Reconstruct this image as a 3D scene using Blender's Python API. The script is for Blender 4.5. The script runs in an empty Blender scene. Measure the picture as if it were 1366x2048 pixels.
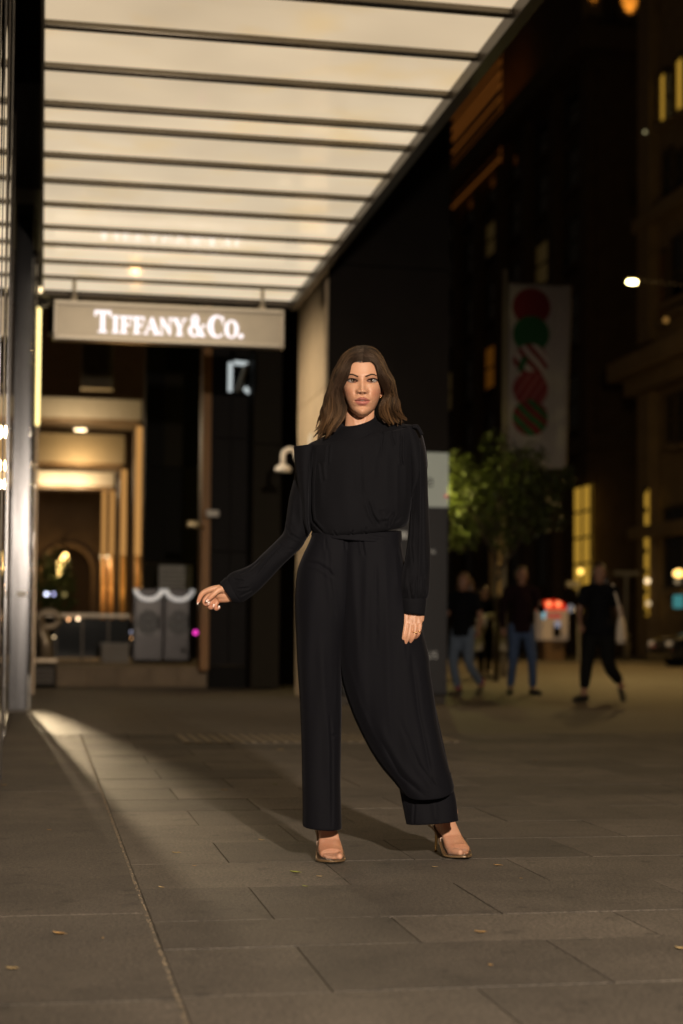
import bpy, bmesh, math, random
from mathutils import Vector, Matrix
from mathutils.noise import noise as pnoise
random.seed(7)
SC = bpy.context.scene
COL = SC.collection

# ------------------------------------------------------------------ camera
FPX, CW, CH = 3200.0, 1366.0, 2048.0
YAW, PITCH, ROLL = math.radians(10.585), math.radians(2.2), math.radians(0.5)
SHIFT_Y = 0.0577
Fh = Vector((math.sin(YAW), math.cos(YAW), 0)); Rh = Vector((math.cos(YAW), -math.sin(YAW), 0)); Zu = Vector((0, 0, 1))
CF = (Fh * math.cos(PITCH) + Zu * math.sin(PITCH)).normalized()
cu0 = CF.cross(Rh) * -1
CU = (cu0 * math.cos(ROLL) - Rh * math.sin(ROLL)).normalized()
CR = CF.cross(CU).normalized()
CAM = Vector((0, 0, 0.8))
cd = bpy.data.cameras.new('camera'); cam = bpy.data.objects.new('camera', cd); COL.objects.link(cam)
mw = Matrix((CR, CU, -CF)).transposed().to_4x4(); mw.translation = CAM
cam.matrix_world = mw
cd.sensor_fit = 'VERTICAL'; cd.sensor_height = 36; cd.sensor_width = 24; cd.lens = FPX / CH * 36
cd.shift_y = SHIFT_Y
cd.clip_start = 0.05; cd.clip_end = 600
cd.dof.use_dof = True; cd.dof.focus_distance = 5.52; cd.dof.aperture_fstop = 2.0
SC.camera = cam

# ------------------------------------------------------------------ night sky, exposure
W = bpy.data.worlds.new('World'); SC.world = W; W.use_nodes = True
wn = W.node_tree.nodes; wl = W.node_tree.links
bg = wn['Background']
sky = wn.new('ShaderNodeTexSky'); sky.sky_type = 'NISHITA'; sky.sun_disc = False
sky.sun_elevation = math.radians(-4); sky.sun_rotation = math.radians(200)
mixs = wn.new('ShaderNodeMixRGB'); mixs.inputs[0].default_value = 1.0
mixs.inputs[2].default_value = (0.010, 0.0072, 0.0046, 1)      # town glow on the night sky
mixs.blend_type = 'ADD'
hs = wn.new('ShaderNodeMixRGB'); hs.blend_type = 'MULTIPLY'; hs.inputs[0].default_value = 1; hs.inputs[2].default_value = (0.002, 0.002, 0.002, 1)
wl.new(sky.outputs[0], hs.inputs[1]); wl.new(hs.outputs[0], mixs.inputs[1]); wl.new(mixs.outputs[0], bg.inputs[0])
bg.inputs[1].default_value = 1.0
SC.view_settings.view_transform = 'Standard'; SC.view_settings.look = 'None'
SC.view_settings.exposure = 0; SC.view_settings.gamma = 1; SC.view_settings.use_curve_mapping = False
SC.cycles.use_denoising = True
SC.cycles.max_bounces = 6; SC.cycles.diffuse_bounces = 3; SC.cycles.glossy_bounces = 4
SC.cycles.transmission_bounces = 6; SC.cycles.transparent_max_bounces = 12
SC.cycles.sample_clamp_indirect = 4

def lamp(kind, name, loc, energy, color, radius=0.1, aim=None, cone=None, blend=0.5):
    d = bpy.data.lights.new(name, kind); d.energy = energy; d.color = color
    if kind != 'AREA': d.shadow_soft_size = radius
    else: d.size = radius
    if cone: d.spot_size = math.radians(cone); d.spot_blend = blend
    o = bpy.data.objects.new(name, d); COL.objects.link(o); o.location = loc
    if aim is not None: o.rotation_euler = (Vector(aim) - Vector(loc)).to_track_quat('-Z', 'Y').to_euler()
    return o
# the photographer's strobe, high beside the camera; the shop spotlight behind the steel column
lamp('SPOT', 'strobe_light', (1.25, -1.3, 2.9), 3150, (1.0, 0.84, 0.67), 0.10, (1.35, 5.5, 1.05), 62, 0.9)
lamp('SPOT', 'shop_spotlight', (-0.36, 21.2, 4.3), 5200, (1.0, 0.77, 0.47), 0.03, (0.15, 12.6, 0.0), 31, 1.0)

lamp('SPOT', 'side_street_lamp', (14.5, 20, 8.2), 1000, (1.0, 0.60, 0.20), 0.2, (9.0, 16, 0), 110, 0.9)

# ------------------------------------------------------------------ helpers: pixel of the photograph -> point of the place
def ray(px, py):
    u = (px - CW / 2) / FPX; v = -(py - CH / 2) / FPX + SHIFT_Y * CH / FPX
    return CF + CR * u + CU * v
def at_depth(px, py, d):
    r = ray(px, py); return CAM + r * (d / r.dot(Fh))
def on_z(px, py, z=0.0):
    r = ray(px, py); return CAM + r * ((z - CAM.z) / r.z)
def on_x(px, py, x):
    r = ray(px, py); return CAM + r * (x / r.x)
def on_y(px, py, y):
    r = ray(px, py); return CAM + r * (y / r.y)

class MB:
    def __init__(s): s.v = []; s.f = []; s.mi = []; s.m = 0; s.col = None
    def add(s, vs, fs):
        b = len(s.v); s.v += [Vector(v) for v in vs]; s.f += [tuple(i + b for i in f) for f in fs]; s.mi += [s.m] * len(fs)
    def box(s, x0, x1, y0, y1, z0, z1, bev=0.0):
        if bev <= 0:
            s.add([(x, y, z) for z in (z0, z1) for y in (y0, y1) for x in (x0, x1)],
                  [(0, 2, 3, 1), (4, 5, 7, 6), (0, 1, 5, 4), (2, 6, 7, 3), (0, 4, 6, 2), (1, 3, 7, 5)])
        else:
            b = min(bev, (x1 - x0) * .45, (y1 - y0) * .45, (z1 - z0) * .45)
            bm = bmesh.new(); bmesh.ops.create_cube(bm, size=1)
            for v in bm.verts: v.co = ((x0 + x1) / 2 + v.co.x * (x1 - x0), (y0 + y1) / 2 + v.co.y * (y1 - y0), (z0 + z1) / 2 + v.co.z * (z1 - z0))
            bmesh.ops.bevel(bm, geom=bm.edges[:], offset=b, segments=2, affect='EDGES', profile=0.6)
            s.bm(bm)
    def bm(s, bm):
        bm.verts.index_update(); s.add([v.co.copy() for v in bm.verts], [[v.index for v in f.verts] for f in bm.faces]); bm.free()
    def quad(s, a, b, c, d): s.add([a, b, c, d], [(0, 1, 2, 3)])
    def tube(s, pts, rad, n=8, cap=True, flat=None):
        pts = [Vector(p) for p in pts]
        if not hasattr(rad, '__len__'): rad = [rad] * len(pts)
        vs = []; fs = []; prev = None
        for i, p in enumerate(pts):
            t = (pts[min(i + 1, len(pts) - 1)] - pts[max(i - 1, 0)]).normalized()
            if prev is None:
                a = Vector((0, 0, 1)) if abs(t.z) < .9 else Vector((1, 0, 0)); u = t.cross(a).normalized()
            else: u = (prev - t * prev.dot(t)).normalized()
            prev = u; w = t.cross(u)
            for k in range(n):
                an = 2 * math.pi * k / n; vs.append(p + (u * math.cos(an) + w * math.sin(an)) * rad[i])
        for i in range(len(pts) - 1):
            for k in range(n):
                fs.append((i * n + k, i * n + (k + 1) % n, (i + 1) * n + (k + 1) % n, (i + 1) * n + k))
        if cap: fs.append(tuple(range(n - 1, -1, -1))); fs.append(tuple(range((len(pts) - 1) * n, len(pts) * n)))
        s.add(vs, fs)
    def ball(s, c, r, nu=14, nv=8, ax=(1, 1, 1)):
        c = Vector(c); vs = [c + Vector((0, 0, r * ax[2]))]; fs = []
        for j in range(1, nv):
            ph = math.pi * j / nv
            for k in range(nu):
                an = 2 * math.pi * k / nu
                vs.append(c + Vector((r * ax[0] * math.sin(ph) * math.cos(an), r * ax[1] * math.sin(ph) * math.sin(an), r * ax[2] * math.cos(ph))))
        vs.append(c - Vector((0, 0, r * ax[2]))); L = len(vs) - 1
        for k in range(nu):
            fs.append((0, 1 + k, 1 + (k + 1) % nu)); fs.append((L, 1 + (nv - 2) * nu + (k + 1) % nu, 1 + (nv - 2) * nu + k))
        for j in range(nv - 2):
            for k in range(nu):
                a = 1 + j * nu + k; b = 1 + j * nu + (k + 1) % nu; fs.append((a, a + nu, b + nu, b))
        s.add(vs, fs)
    def prism(s, poly, fn, h0, h1):
        n = len(poly); vs = [fn(x, y, h0) for x, y in poly] + [fn(x, y, h1) for x, y in poly]
        s.add(vs, [tuple(range(n)), tuple(range(2 * n - 1, n - 1, -1))] + [(i, i + n, (i + 1) % n + n, (i + 1) % n) for i in range(n)])
    def grid(s, rows, closed=True):
        n = len(rows[0]); vs = [p for r in rows for p in r]; fs = []
        for i in range(len(rows) - 1):
            for k in range(n if closed else n - 1):
                fs.append((i * n + k, i * n + (k + 1) % n, (i + 1) * n + (k + 1) % n, (i + 1) * n + k))
        s.add(vs, fs)
    def build(s, name, mats, parent=None, smooth=False, origin=None, fix=True):
        o0 = wloc(parent) if parent else (Vector(origin) if origin is not None else Vector((0, 0, 0)))
        me = bpy.data.meshes.new(name)
        me.from_pydata([v - o0 for v in s.v], [], s.f)
        if not isinstance(mats, (list, tuple)): mats = [mats]
        for m in mats: me.materials.append(m)
        if len(mats) > 1: me.polygons.foreach_set('material_index', s.mi)
        if fix:
            bm = bmesh.new(); bm.from_mesh(me); bmesh.ops.recalc_face_normals(bm, faces=bm.faces[:]); bm.to_mesh(me); bm.free()
        if smooth: me.polygons.foreach_set('use_smooth', [True] * len(me.polygons))
        if s.col:
            a = me.color_attributes.new('Col', 'FLOAT_COLOR', 'POINT')
            a.data.foreach_set('color', [c for v in s.col for c in (v[0], v[1], v[2], 1.0)])
        me.update()
        o = bpy.data.objects.new(name, me); COL.objects.link(o)
        if parent: o.parent = parent
        else: o.location = o0
        return o
def wloc(o):
    l = Vector(o.location)
    while o.parent: o = o.parent; l = l + Vector(o.location)
    return l
def tag(o, label=None, cat=None, group=None, kind=None):
    if label: o['label'] = label
    if cat: o['category'] = cat
    if group: o['group'] = group
    if kind: o['kind'] = kind
    return o
def thing(name, label, cat, loc, group=None):
    o = bpy.data.objects.new(name, None); COL.objects.link(o); o.location = loc; o.empty_display_size = .1
    return tag(o, label, cat, group)
def structure(o): o['kind'] = 'structure'; return o

# ------------------------------------------------------------------ materials
def mat(name, col, rough=.6, metal=0.0, spec=.5, bump=0.0, bscale=40, var=0.0, vscale=6, emit=None, estr=0.0, coat=0.0, sheen=0.0, stretch=None, rvar=0.0, objrand=0.0):
    m = bpy.data.materials.new(name); m.use_nodes = True; nt = m.node_tree; n = nt.nodes; l = nt.links
    b = n['Principled BSDF']; b.inputs['Base Color'].default_value = (*col, 1); b.inputs['Roughness'].default_value = rough
    b.inputs['Metallic'].default_value = metal; b.inputs['Specular IOR Level'].default_value = spec
    if coat: b.inputs['Coat Weight'].default_value = coat
    if sheen: b.inputs['Sheen Weight'].default_value = sheen; b.inputs['Sheen Roughness'].default_value = .4
    if emit: b.inputs['Emission Color'].default_value = (*emit, 1); b.inputs['Emission Strength'].default_value = estr
    tc = n.new('ShaderNodeTexCoord'); mp = n.new('ShaderNodeMapping'); l.new(tc.outputs['Object'], mp.inputs[0])
    if stretch: mp.inputs['Scale'].default_value = stretch
    if var or rvar or objrand:
        t = n.new('ShaderNodeTexNoise'); t.inputs['Scale'].default_value = vscale; t.inputs['Detail'].default_value = 7; t.inputs['Roughness'].default_value = .65
        l.new(mp.outputs[0], t.inputs['Vector'])
        src = None
        if var:
            r = n.new('ShaderNodeMapRange'); r.inputs[1].default_value = .25; r.inputs[2].default_value = .75
            r.inputs[3].default_value = 1 - var; r.inputs[4].default_value = 1 + var; l.new(t.outputs[0], r.inputs[0]); src = r.outputs[0]
        if objrand:
            oi = n.new('ShaderNodeObjectInfo'); r3 = n.new('ShaderNodeMapRange'); r3.inputs[3].default_value = 1 - objrand; r3.inputs[4].default_value = 1 + objrand
            l.new(oi.outputs['Random'], r3.inputs[0])
            if src:
                mm = n.new('ShaderNodeMath'); mm.operation = 'MULTIPLY'; l.new(src, mm.inputs[0]); l.new(r3.outputs[0], mm.inputs[1]); src = mm.outputs[0]
            else: src = r3.outputs[0]
        if src:
            mx = n.new('ShaderNodeMixRGB'); mx.blend_type = 'MULTIPLY'; mx.inputs[0].default_value = 1; mx.inputs[1].default_value = (*col, 1)
            l.new(src, mx.inputs[2]); l.new(mx.outputs[0], b.inputs['Base Color'])
        if rvar:
            r2 = n.new('ShaderNodeMapRange'); r2.inputs[3].default_value = rough - rvar; r2.inputs[4].default_value = rough + rvar
            l.new(t.outputs[0], r2.inputs[0]); l.new(r2.outputs[0], b.inputs['Roughness'])
    if bump:
        t2 = n.new('ShaderNodeTexNoise'); t2.inputs['Scale'].default_value = bscale; t2.inputs['Detail'].default_value = 4; l.new(mp.outputs[0], t2.inputs['Vector'])
        bp = n.new('ShaderNodeBump'); bp.inputs['Strength'].default_value = bump; bp.inputs['Distance'].default_value = .01
        l.new(t2.outputs[0], bp.inputs['Height']); l.new(bp.outputs[0], b.inputs['Normal'])
    return m
def emitter(name, col, strength):
    m = bpy.data.materials.new(name); m.use_nodes = True; nt = m.node_tree; nt.nodes.clear()
    e = nt.nodes.new('ShaderNodeEmission'); e.inputs[0].default_value = (*col, 1); e.inputs[1].default_value = strength
    o = nt.nodes.new('ShaderNodeOutputMaterial'); nt.links.new(e.outputs[0], o.inputs[0]); return m
def nodes(m): return m.node_tree.nodes, m.node_tree.links

M_granite = mat('dark_granite', (0.081, 0.067, 0.053), .76, bump=.6, bscale=170, var=.55, vscale=95, rvar=.1, objrand=.27)
for q_ in M_granite.node_tree.nodes:
    if q_.type == 'MAP_RANGE' and abs(q_.inputs[1].default_value - .25) < 1e-4: q_.inputs[1].default_value = .36; q_.inputs[2].default_value = .64
n_, l_ = M_granite.node_tree.nodes, M_granite.node_tree.links
b_ = n_['Principled BSDF']; s_ = b_.inputs['Base Color'].links[0].from_socket
tg = n_.new('ShaderNodeNewGeometry'); t3 = n_.new('ShaderNodeTexNoise'); t3.inputs['Scale'].default_value = 1.7; t3.inputs['Detail'].default_value = 6; t3.inputs['Roughness'].default_value = .7; l_.new(tg.outputs['Position'], t3.inputs['Vector'])
r3 = n_.new('ShaderNodeMapRange'); r3.inputs[1].default_value = .3; r3.inputs[2].default_value = .7; r3.inputs[3].default_value = .62; r3.inputs[4].default_value = 1.28; l_.new(t3.outputs[0], r3.inputs[0])
m3 = n_.new('ShaderNodeMixRGB'); m3.blend_type = 'MULTIPLY'; m3.inputs[0].default_value = 1; l_.new(s_, m3.inputs[1]); l_.new(r3.outputs[0], m3.inputs[2]); 
t4 = n_.new('ShaderNodeTexNoise'); t4.inputs['Scale'].default_value = 9; t4.inputs['Detail'].default_value = 3; l_.new(tg.outputs['Position'], t4.inputs['Vector'])
r4 = n_.new('ShaderNodeMapRange'); r4.inputs[1].default_value = .60; r4.inputs[2].default_value = .72; r4.inputs[3].default_value = 1; r4.inputs[4].default_value = .62; l_.new(t4.outputs[0], r4.inputs[0])
vg = n_.new('ShaderNodeTexVoronoi'); vg.inputs['Scale'].default_value = 3.1; l_.new(tg.outputs['Position'], vg.inputs['Vector'])
r5 = n_.new('ShaderNodeMapRange'); r5.inputs[1].default_value = .05; r5.inputs[2].default_value = .075; r5.inputs[3].default_value = .58; r5.inputs[4].default_value = 1; l_.new(vg.outputs['Distance'], r5.inputs[0])
m4 = n_.new('ShaderNodeMath'); m4.operation = 'MULTIPLY'; l_.new(r4.outputs[0], m4.inputs[0]); l_.new(r5.outputs[0], m4.inputs[1])
m5 = n_.new('ShaderNodeMixRGB'); m5.blend_type = 'MULTIPLY'; m5.inputs[0].default_value = 1; l_.new(m3.outputs[0], m5.inputs[1]); l_.new(m4.outputs[0], m5.inputs[2])
ts = n_.new('ShaderNodeTexNoise'); ts.inputs['Scale'].default_value = 260; ts.inputs['Detail'].default_value = 2; l_.new(tg.outputs['Position'], ts.inputs['Vector'])
r6 = n_.new('ShaderNodeMapRange'); r6.inputs[1].default_value = .60; r6.inputs[2].default_value = .70; r6.inputs[3].default_value = 0; r6.inputs[4].default_value = .55; l_.new(ts.outputs[0], r6.inputs[0])
m6 = n_.new('ShaderNodeMixRGB'); m6.inputs[2].default_value = (.19, .165, .13, 1); l_.new(r6.outputs[0], m6.inputs[0]); l_.new(m5.outputs[0], m6.inputs[1])
l_.new(m6.outputs[0], b_.inputs['Base Color'])
M_steel = mat('brushed_steel', (0.20, 0.20, 0.21), .17, metal=1, bump=.05, bscale=60, stretch=(1, 1, .04), rvar=.08)
M_mirror = mat('polished_steel', (0.78, 0.74, 0.68), .025, metal=1)
M_black = mat('black_cladding', (0.013, 0.010, 0.008), .6, var=.2, vscale=3, spec=.10)
M_darkmetal = mat('dark_bronze_metal', (0.06, 0.05, 0.04), .4, metal=.6, var=.2)
M_grey = mat('grey_painted_metal', (0.30, 0.29, 0.27), .5, var=.1)
M_white = mat('white_painted_metal', (0.75, 0.70, 0.62), .4, var=.05)
M_beige = mat('beige_stone', (0.62, 0.49, 0.33), .7, bump=.15, bscale=30, var=.12, vscale=4, objrand=.05)
M_amber = mat('amber_timber', (0.30, 0.13, 0.018), .5, var=.3, vscale=8, stretch=(1, 1, .1))
# ------------------------------------------------------------------ ground, pavement
g = MB(); g.quad((-60, -20, -.045), (120, -20, -.045), (120, 260, -.045), (-60, 260, -.045))
M_ground = mat('ground_stone', (0.11, 0.095, 0.075), .8, bump=.3, bscale=90, var=.25, vscale=30)
structure(g.build('ground', M_ground))
pav = bpy.data.objects.new('pavement', None); COL.objects.link(pav); structure(pav)
JX = 0.305                                                   # the long joint parallel to the shop front
ROWS = [1.86, 2.42, 2.98, 3.54, 4.065, 4.45, 5.02, 5.55, 6.08, 6.63, 7.18, 7.66]
while ROWS[-1] < 12.3: ROWS.append(ROWS[-1] + .535)
cache = {}
def paver(x0, x1, y0, y1):
    gp = .0022; w = round(x1 - x0 - 2 * gp, 3); d = round(y1 - y0 - 2 * gp, 3)
    key = (w, d)
    if key not in cache:
        b = .0018; vs = []; 
        for (i, z) in ((0, -.04), (0, -b), (b, 0)):
            vs += [(-w / 2 + i, -d / 2 + i, z), (w / 2 - i, -d / 2 + i, z), (w / 2 - i, d / 2 - i, z), (-w / 2 + i, d / 2 - i, z)]
        fs = [(8, 9, 10, 11)]
        for k in (0, 4):
            for j in range(4): fs.append((k + j, k + (j + 1) % 4, k + 4 + (j + 1) % 4, k + 4 + j))
        me = bpy.data.meshes.new('paver'); me.from_pydata(vs, [], fs); me.materials.append(M_granite); cache[key] = me
    o = bpy.data.objects.new('paver', cache[key]); COL.objects.link(o); o.parent = pav
    o.location = ((x0 + x1) / 2, (y0 + y1) / 2, random.uniform(-.0012, .0012))
    o.rotation_euler = (random.uniform(-.0012, .0012), random.uniform(-.0012, .0012), 0)
for i in range(len(ROWS) - 1):
    y0, y1 = ROWS[i], ROWS[i + 1]
    xmax = y1 * .445 + .9
    off = .98 if (i % 2 == 1) else .65      # half bond
    # row 4.45-5.02 has its joints at .65, rows alternate
    off = .65 if (i % 2 == 1) else .98
    xs = [JX + .005]
    x = off
    while x < xmax: xs.append(x); x += .66
    xs.append(x)
    for a, b in zip(xs, xs[1:]): paver(a, b, y0, y1)
y = 1.9
k = 0
while y < 12.2:
    L = (1.62, 1.08, 2.16, 1.35)[k % 4]; paver(-.262, JX - .005, y, y + L); y += L; k += 1
YF = ROWS[-1]
# the paving beyond: too far for its pieces to be told apart, joints by the material
M_far = mat('far_paving', (0.088, 0.071, 0.052), .7, var=.22, vscale=3.0, rvar=.1, bump=.2, bscale=60)
n_, l_ = nodes(M_far)
br = n_.new('ShaderNodeTexBrick'); br.inputs['Scale'].default_value = 1; br.inputs['Brick Width'].default_value = .66; br.inputs['Row Height'].default_value = .535
br.inputs['Mortar Size'].default_value = .006; br.inputs['Color1'].default_value = (1, 1, 1, 1); br.inputs['Color2'].default_value = (.86, .86, .86, 1); br.inputs['Mortar'].default_value = (.35, .35, .35, 1)
tc_ = [q for q in n_ if q.type == 'TEX_COORD'][0]; l_.new(tc_.outputs['Object'], br.inputs['Vector'])
bs_ = n_['Principled BSDF']; src_ = bs_.inputs['Base Color'].links[0].from_socket
mx_ = n_.new('ShaderNodeMixRGB'); mx_.blend_type = 'MULTIPLY'; mx_.inputs[0].default_value = 1
l_.new(src_, mx_.inputs[1]); l_.new(br.outputs[0], mx_.inputs[2]); l_.new(mx_.outputs[0], bs_.inputs['Base Color'])
f = MB(); f.box(-.262, 26, YF + .003, 36.0, -.04, 0)
f.build('paving_slab', M_far, pav)
f = MB(); f.box(6.9, 26, 1.5, YF - .003, -.04, 0); f.build('paving_slab', M_far, pav)
f = MB(); f.box(-7, -.268, YF - .2, 36.0, -.04, -.001); f.build('paving_slab', M_far, pav)
f = MB(); f.quad((-.262, 1.8, -.0045), (6.9, 1.8, -.0045), (6.9, YF + .002, -.0045), (-.262, YF + .002, -.0045)); f.build('mortar_bed', mat('mortar', (.10, .083, .062), .9, var=.4, vscale=14, bump=.4, bscale=200), pav)
# grit in the long joint
grit = MB()
for i in range(700):
    yy = random.uniform(3.0, 12.3); xx = JX + random.uniform(-.004, .004); r = random.uniform(.001, .0032)
    grit.ball((xx, yy, -.004 + random.uniform(-.001, .003)), r, 5, 4, (1, 1.6, .6))
tag(grit.build('gravel', mat('joint_grit', (.26, .20, .13), .9, objrand=.1), pav), 'pale grit packed in the long paving joint', kind='stuff')
# white worn mortar on some joints
# tactile strip
tact = bpy.data.objects.new('tactile_paving', None); COL.objects.link(tact); tact.parent = pav
M_tact = mat('tactile_stone', (0.20, 0.16, 0.105), .7, var=.15, vscale=20)
f = MB(); f.box(1.00, 3.1, 11.42, 12.36, -.002, .003); f.build('tactile_base', mat('tactile_base', (.085, .068, .05), .7, var=.2, vscale=12), tact)
rib = None
for i in range(26):
    xx = 1.04 + i * .079
    if rib is None:
        f = MB(); f.box(xx - .019, xx + .019, 11.46, 12.32, .002, .010, .004); rib = f.build('rib', M_tact, tact); x0_ = xx
    else:
        c = rib.copy(); COL.objects.link(c); c.parent = tact; c.location = (xx - x0_, 0, 0)
# fallen leaves
M_leafs = [mat('dry_leaf', (.34, .20, .07), .7, var=.3, vscale=60), mat('tan_leaf', (.42, .30, .13), .7, var=.2, vscale=60), mat('green_leaf', (.22, .24, .04), .6, var=.2, vscale=60)]
def leaf(px, py, size, kind, ang, label, curl=.25):
    size *= .82; p = on_z(px, py, .001); f = MB(); n = 8; rows = []
    for i in range(n + 1):
        t = i / n; w = size * .30 * math.sin(math.pi * min(1, t * .97 + .02)) ** .8 * (1 - .3 * t); yy = (t - .5) * size
        rows.append([Vector((s_ * w, yy, .002 + size * curl * (abs(s_) * .35 + (t - .4) ** 2 * 1.1) + pnoise(Vector((px, t * 3, s_))) * size * .05)) for s_ in (-1, -.5, 0, .5, 1)])
    R = Matrix.Rotation(ang, 3, 'Z')
    f.grid([[p + R @ v for v in r] for r in rows], False)
    f.tube([p + R @ Vector((0, -size * .5, .003)), p + R @ Vector((size * .04, -size * .68, .004))], size * .015, 5)
    o = f.build('fallen_leaf', M_leafs[kind], None, True, origin=p, fix=False)
    tag(o, label, 'leaf', 'dead leaves fallen on the paving')
LV = [(590, 1746, .042, 2, 1.2, 'yellow green leaf lying just left of the woman\'s nearer shoe'), (638, 1754, .022, 1, 1.4, 'small tan leaf lying below the woman\'s nearer shoe'),
 (322, 1776, .024, 1, .9, 'small pale leaf lying between the long joint and the woman'), (352, 1707, .034, 1, 1.5, 'thin pale leaf lying flat where the warm light strip is brightest'),
 (117, 1869, .042, 0, 1.1, 'curled brown leaf left of the long joint, largest on the left slabs'), (23, 1939, .032, 1, 1.4, 'tan leaf lying nearest the bottom left corner'),
 (206, 1878, .014, 0, .3, 'tiny brown leaf right of the curled brown leaf'), (448, 1581, .034, 0, 1.5, 'orange brown leaf lying in the woman\'s shadow'),
 (522, 1681, .026, 1, 1.2, 'pale leaf lying at the left edge of the woman\'s shadow'), (550, 1569, .026, 2, 1.5, 'greenish leaf lying high in the woman\'s shadow'),
 (103, 1528, .030, 2, 1.3, 'green leaf lying beside the shop wall'), (98, 1661, .022, 0, 1.3, 'reddish leaf lying midway up the left slabs'), (388, 1733, .018, 0, 1.0, 'little brown leaf lying on the joint of the lit strip'),
 (869, 1735, .020, 1, 1.3, 'pale leaf lying below the heel of the farther shoe'), (995, 1732, .034, 0, 1.2, 'curled tan leaf lying right of the farther shoe'), (960, 1866, .036, 0, 1.4, 'brown leaf lying alone on a dark slab in the right foreground'),
 (1361, 1899, .036, 1, 1.0, 'ochre leaf lying at the right edge of the picture'), (1070, 1521, .034, 1, 1.5, 'pale leaf lying on the far paving right of the woman'), (981, 1932, .018, 0, .5, 'tiny rust leaf lying in the near right paving'),
 (1042, 1758, .014, 0, 1.0, 'tiny brown leaf lying right of the curled tan leaf'), (610, 1774, .022, 2, .9, 'dull green leaf lying below the yellow green leaf'), (560, 1500, .05, 1, 1.5, 'pale leaf lying just before the ribbed tactile strip'),
 (1064, 1492, .03, 0, 1.5, 'small dark leaf lying far off on the right paving'), (8, 1571, .03, 0, 1.4, 'brown leaf lying against the foot of the shop wall')]
for a in LV: leaf(*a)

# ------------------------------------------------------------------ shop front on the left: polished panels, mullions, steel column
M_glass = mat('dark_shop_glass', (.05, .045, .04), .03, spec=.9, coat=1)
sf = thing('shop_front', 'mirror polished steel and glass shop wall along the left edge', 'shop front', (-.27, 8, 0))
yy = 3.6; pw = 1.09; i = 0
while yy < 12.3:
    y1 = min(yy + pw, 12.36)
    f = MB(); zt = 9.0
    # each panel is very slightly bowed so that reflections wander
    rows = []
    for kz in range(41):
        z = .06 + (zt - .06) * kz / 40
        rows.append([Vector((-.262 + .0016 * math.sin(math.pi * t) * (1 if i % 2 else -.5) + .0022 * pnoise(Vector((i * 3.1, z * .5, t * 2.2))), yy + .012 + (y1 - yy - .024) * t, z)) for t in [q / 16 for q in range(17)]])
    f.grid(rows, False); f.build('panel', M_mirror, sf, True)
    f = MB(); f.box(-.30, -.2585, y1 - .016, y1 + .012, .02, zt, .001); f.build('mullion', M_darkmetal if i % 3 else M_steel, sf)
    yy = y1 + .002; i += 1
    if y1 >= 12.36: break
yy = 3.6; i = 0
while yy < 8.6:
    y1 = min(yy + .70, 8.62); rows = []
    for kz in range(41):
        z = .06 + (8.6 - .06) * kz / 40
        rows.append([Vector((-.197 + .0012 * math.sin(math.pi * t) * (1 if i % 2 else -.6) + .0018 * pnoise(Vector((i * 2.7, z * .5, t * 2.2))), yy + .010 + (y1 - yy - .020) * t, z)) for t in [q / 16 for q in range(17)]])
    f = MB(); f.grid(rows, False); f.build('panel', M_mirror, sf, True)
    f = MB(); f.box(-.24, -.1945, y1 - .010, y1 + .010, .02, 8.6, .001); f.build('mullion', M_darkmetal if i % 2 else M_steel, sf)
    yy = y1 + .002; i += 1
    if y1 >= 8.6: break
f = MB(); f.box(-.258, -.205, 3.6, 8.62, 0.0, 8.6); f.build('pier', M_darkmetal, sf)
f = MB(); f.box(-.42, -.275, 3.6, 12.36, 0, 9.0); f.build('wall', M_black, sf)
f = MB(); f.box(-.275, -.255, 3.6, 12.35, 0.0, .05, .002); f.build('plinth', M_steel, sf)
f = MB(); f.box(-2.6, -2.5, 12.3, 22, 0, 9); f.build('recess_wall', M_black, sf)
f = MB(); f.box(-2.6, -.06, 15.4, 17.9, 5.0, 9); f.build('upper_wall', mat('dark_fascia', (.06, .045, .03), .5, var=.2), sf)
f = MB(); f.box(-.40, -.07, 12.40, 15.35, 5.0, 9.0); f.build('soffit_wall', M_black, sf)
colm = thing('steel_column', 'brushed steel column on the left with a bright flash glare', 'column', (-.22, 16, 0))
f = MB(); f.box(-.31, -.135, 15.88, 16.10, .02, 4.98, .006); f.build('cladding', M_steel, colm)
f = MB(); f.box(-.32, -.125, 15.87, 16.11, 0, .02); f.build('base', M_darkmetal, colm)
f = MB(); p = on_y(44, 1188, 15.875); f.box(p.x - .05, p.x + .04, 15.862, 15.878, p.z - .025, p.z + .025, .003); f.build('label_plate', M_white, colm)
f = MB(); f.box(-.128, -.10, 16.0, 16.14, .02, 4.98, .004); f.build('edge_trim', M_mirror, colm)
# door jamb with the vertical light strip
jb = thing('lit_door_jamb', 'steel shop door jamb with a glowing yellow vertical strip light', 'door jamb', on_y(82, 1370, 19.6) * 1.0)
p0 = on_y(75.5, 612, 19.6); p1 = on_y(82, 612, 19.6); zt = p0.z; zb = on_y(75, 850, 19.6).z
f = MB(); f.box(p0.x - .06, p0.x - .005, 19.6, 19.75, 0, 6.0, .004); f.build('jamb', M_steel, jb)
f = MB(); f.box(p0.x, p1.x, 19.58, 19.66, zb, zt, .006); f.build('glowing_strip', emitter('strip_light_glow', (1.0, .78, .30), 2.8), jb)
f = MB(); f.box(p0.x, p1.x - .005, 19.6, 19.68, 0.02, zb - .004, .004); f.build('door_edge', mat('brass_edge', (.16, .12, .08), .35, metal=1), jb)
f = MB(); f.box(-.26, -.065, 20.78, 20.80, 3.55, 4.45); f.build('hidden_baffle', M_darkmetal, jb)  # added plates out of view, trimming the shop spotlight's beam
f = MB(); f.box(-.280, -.07, 20.18, 20.20, 3.2, 4.45); f.build('hidden_baffle', M_darkmetal, jb)
pr = on_y(88, 603, 19.5); f = MB()
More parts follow.
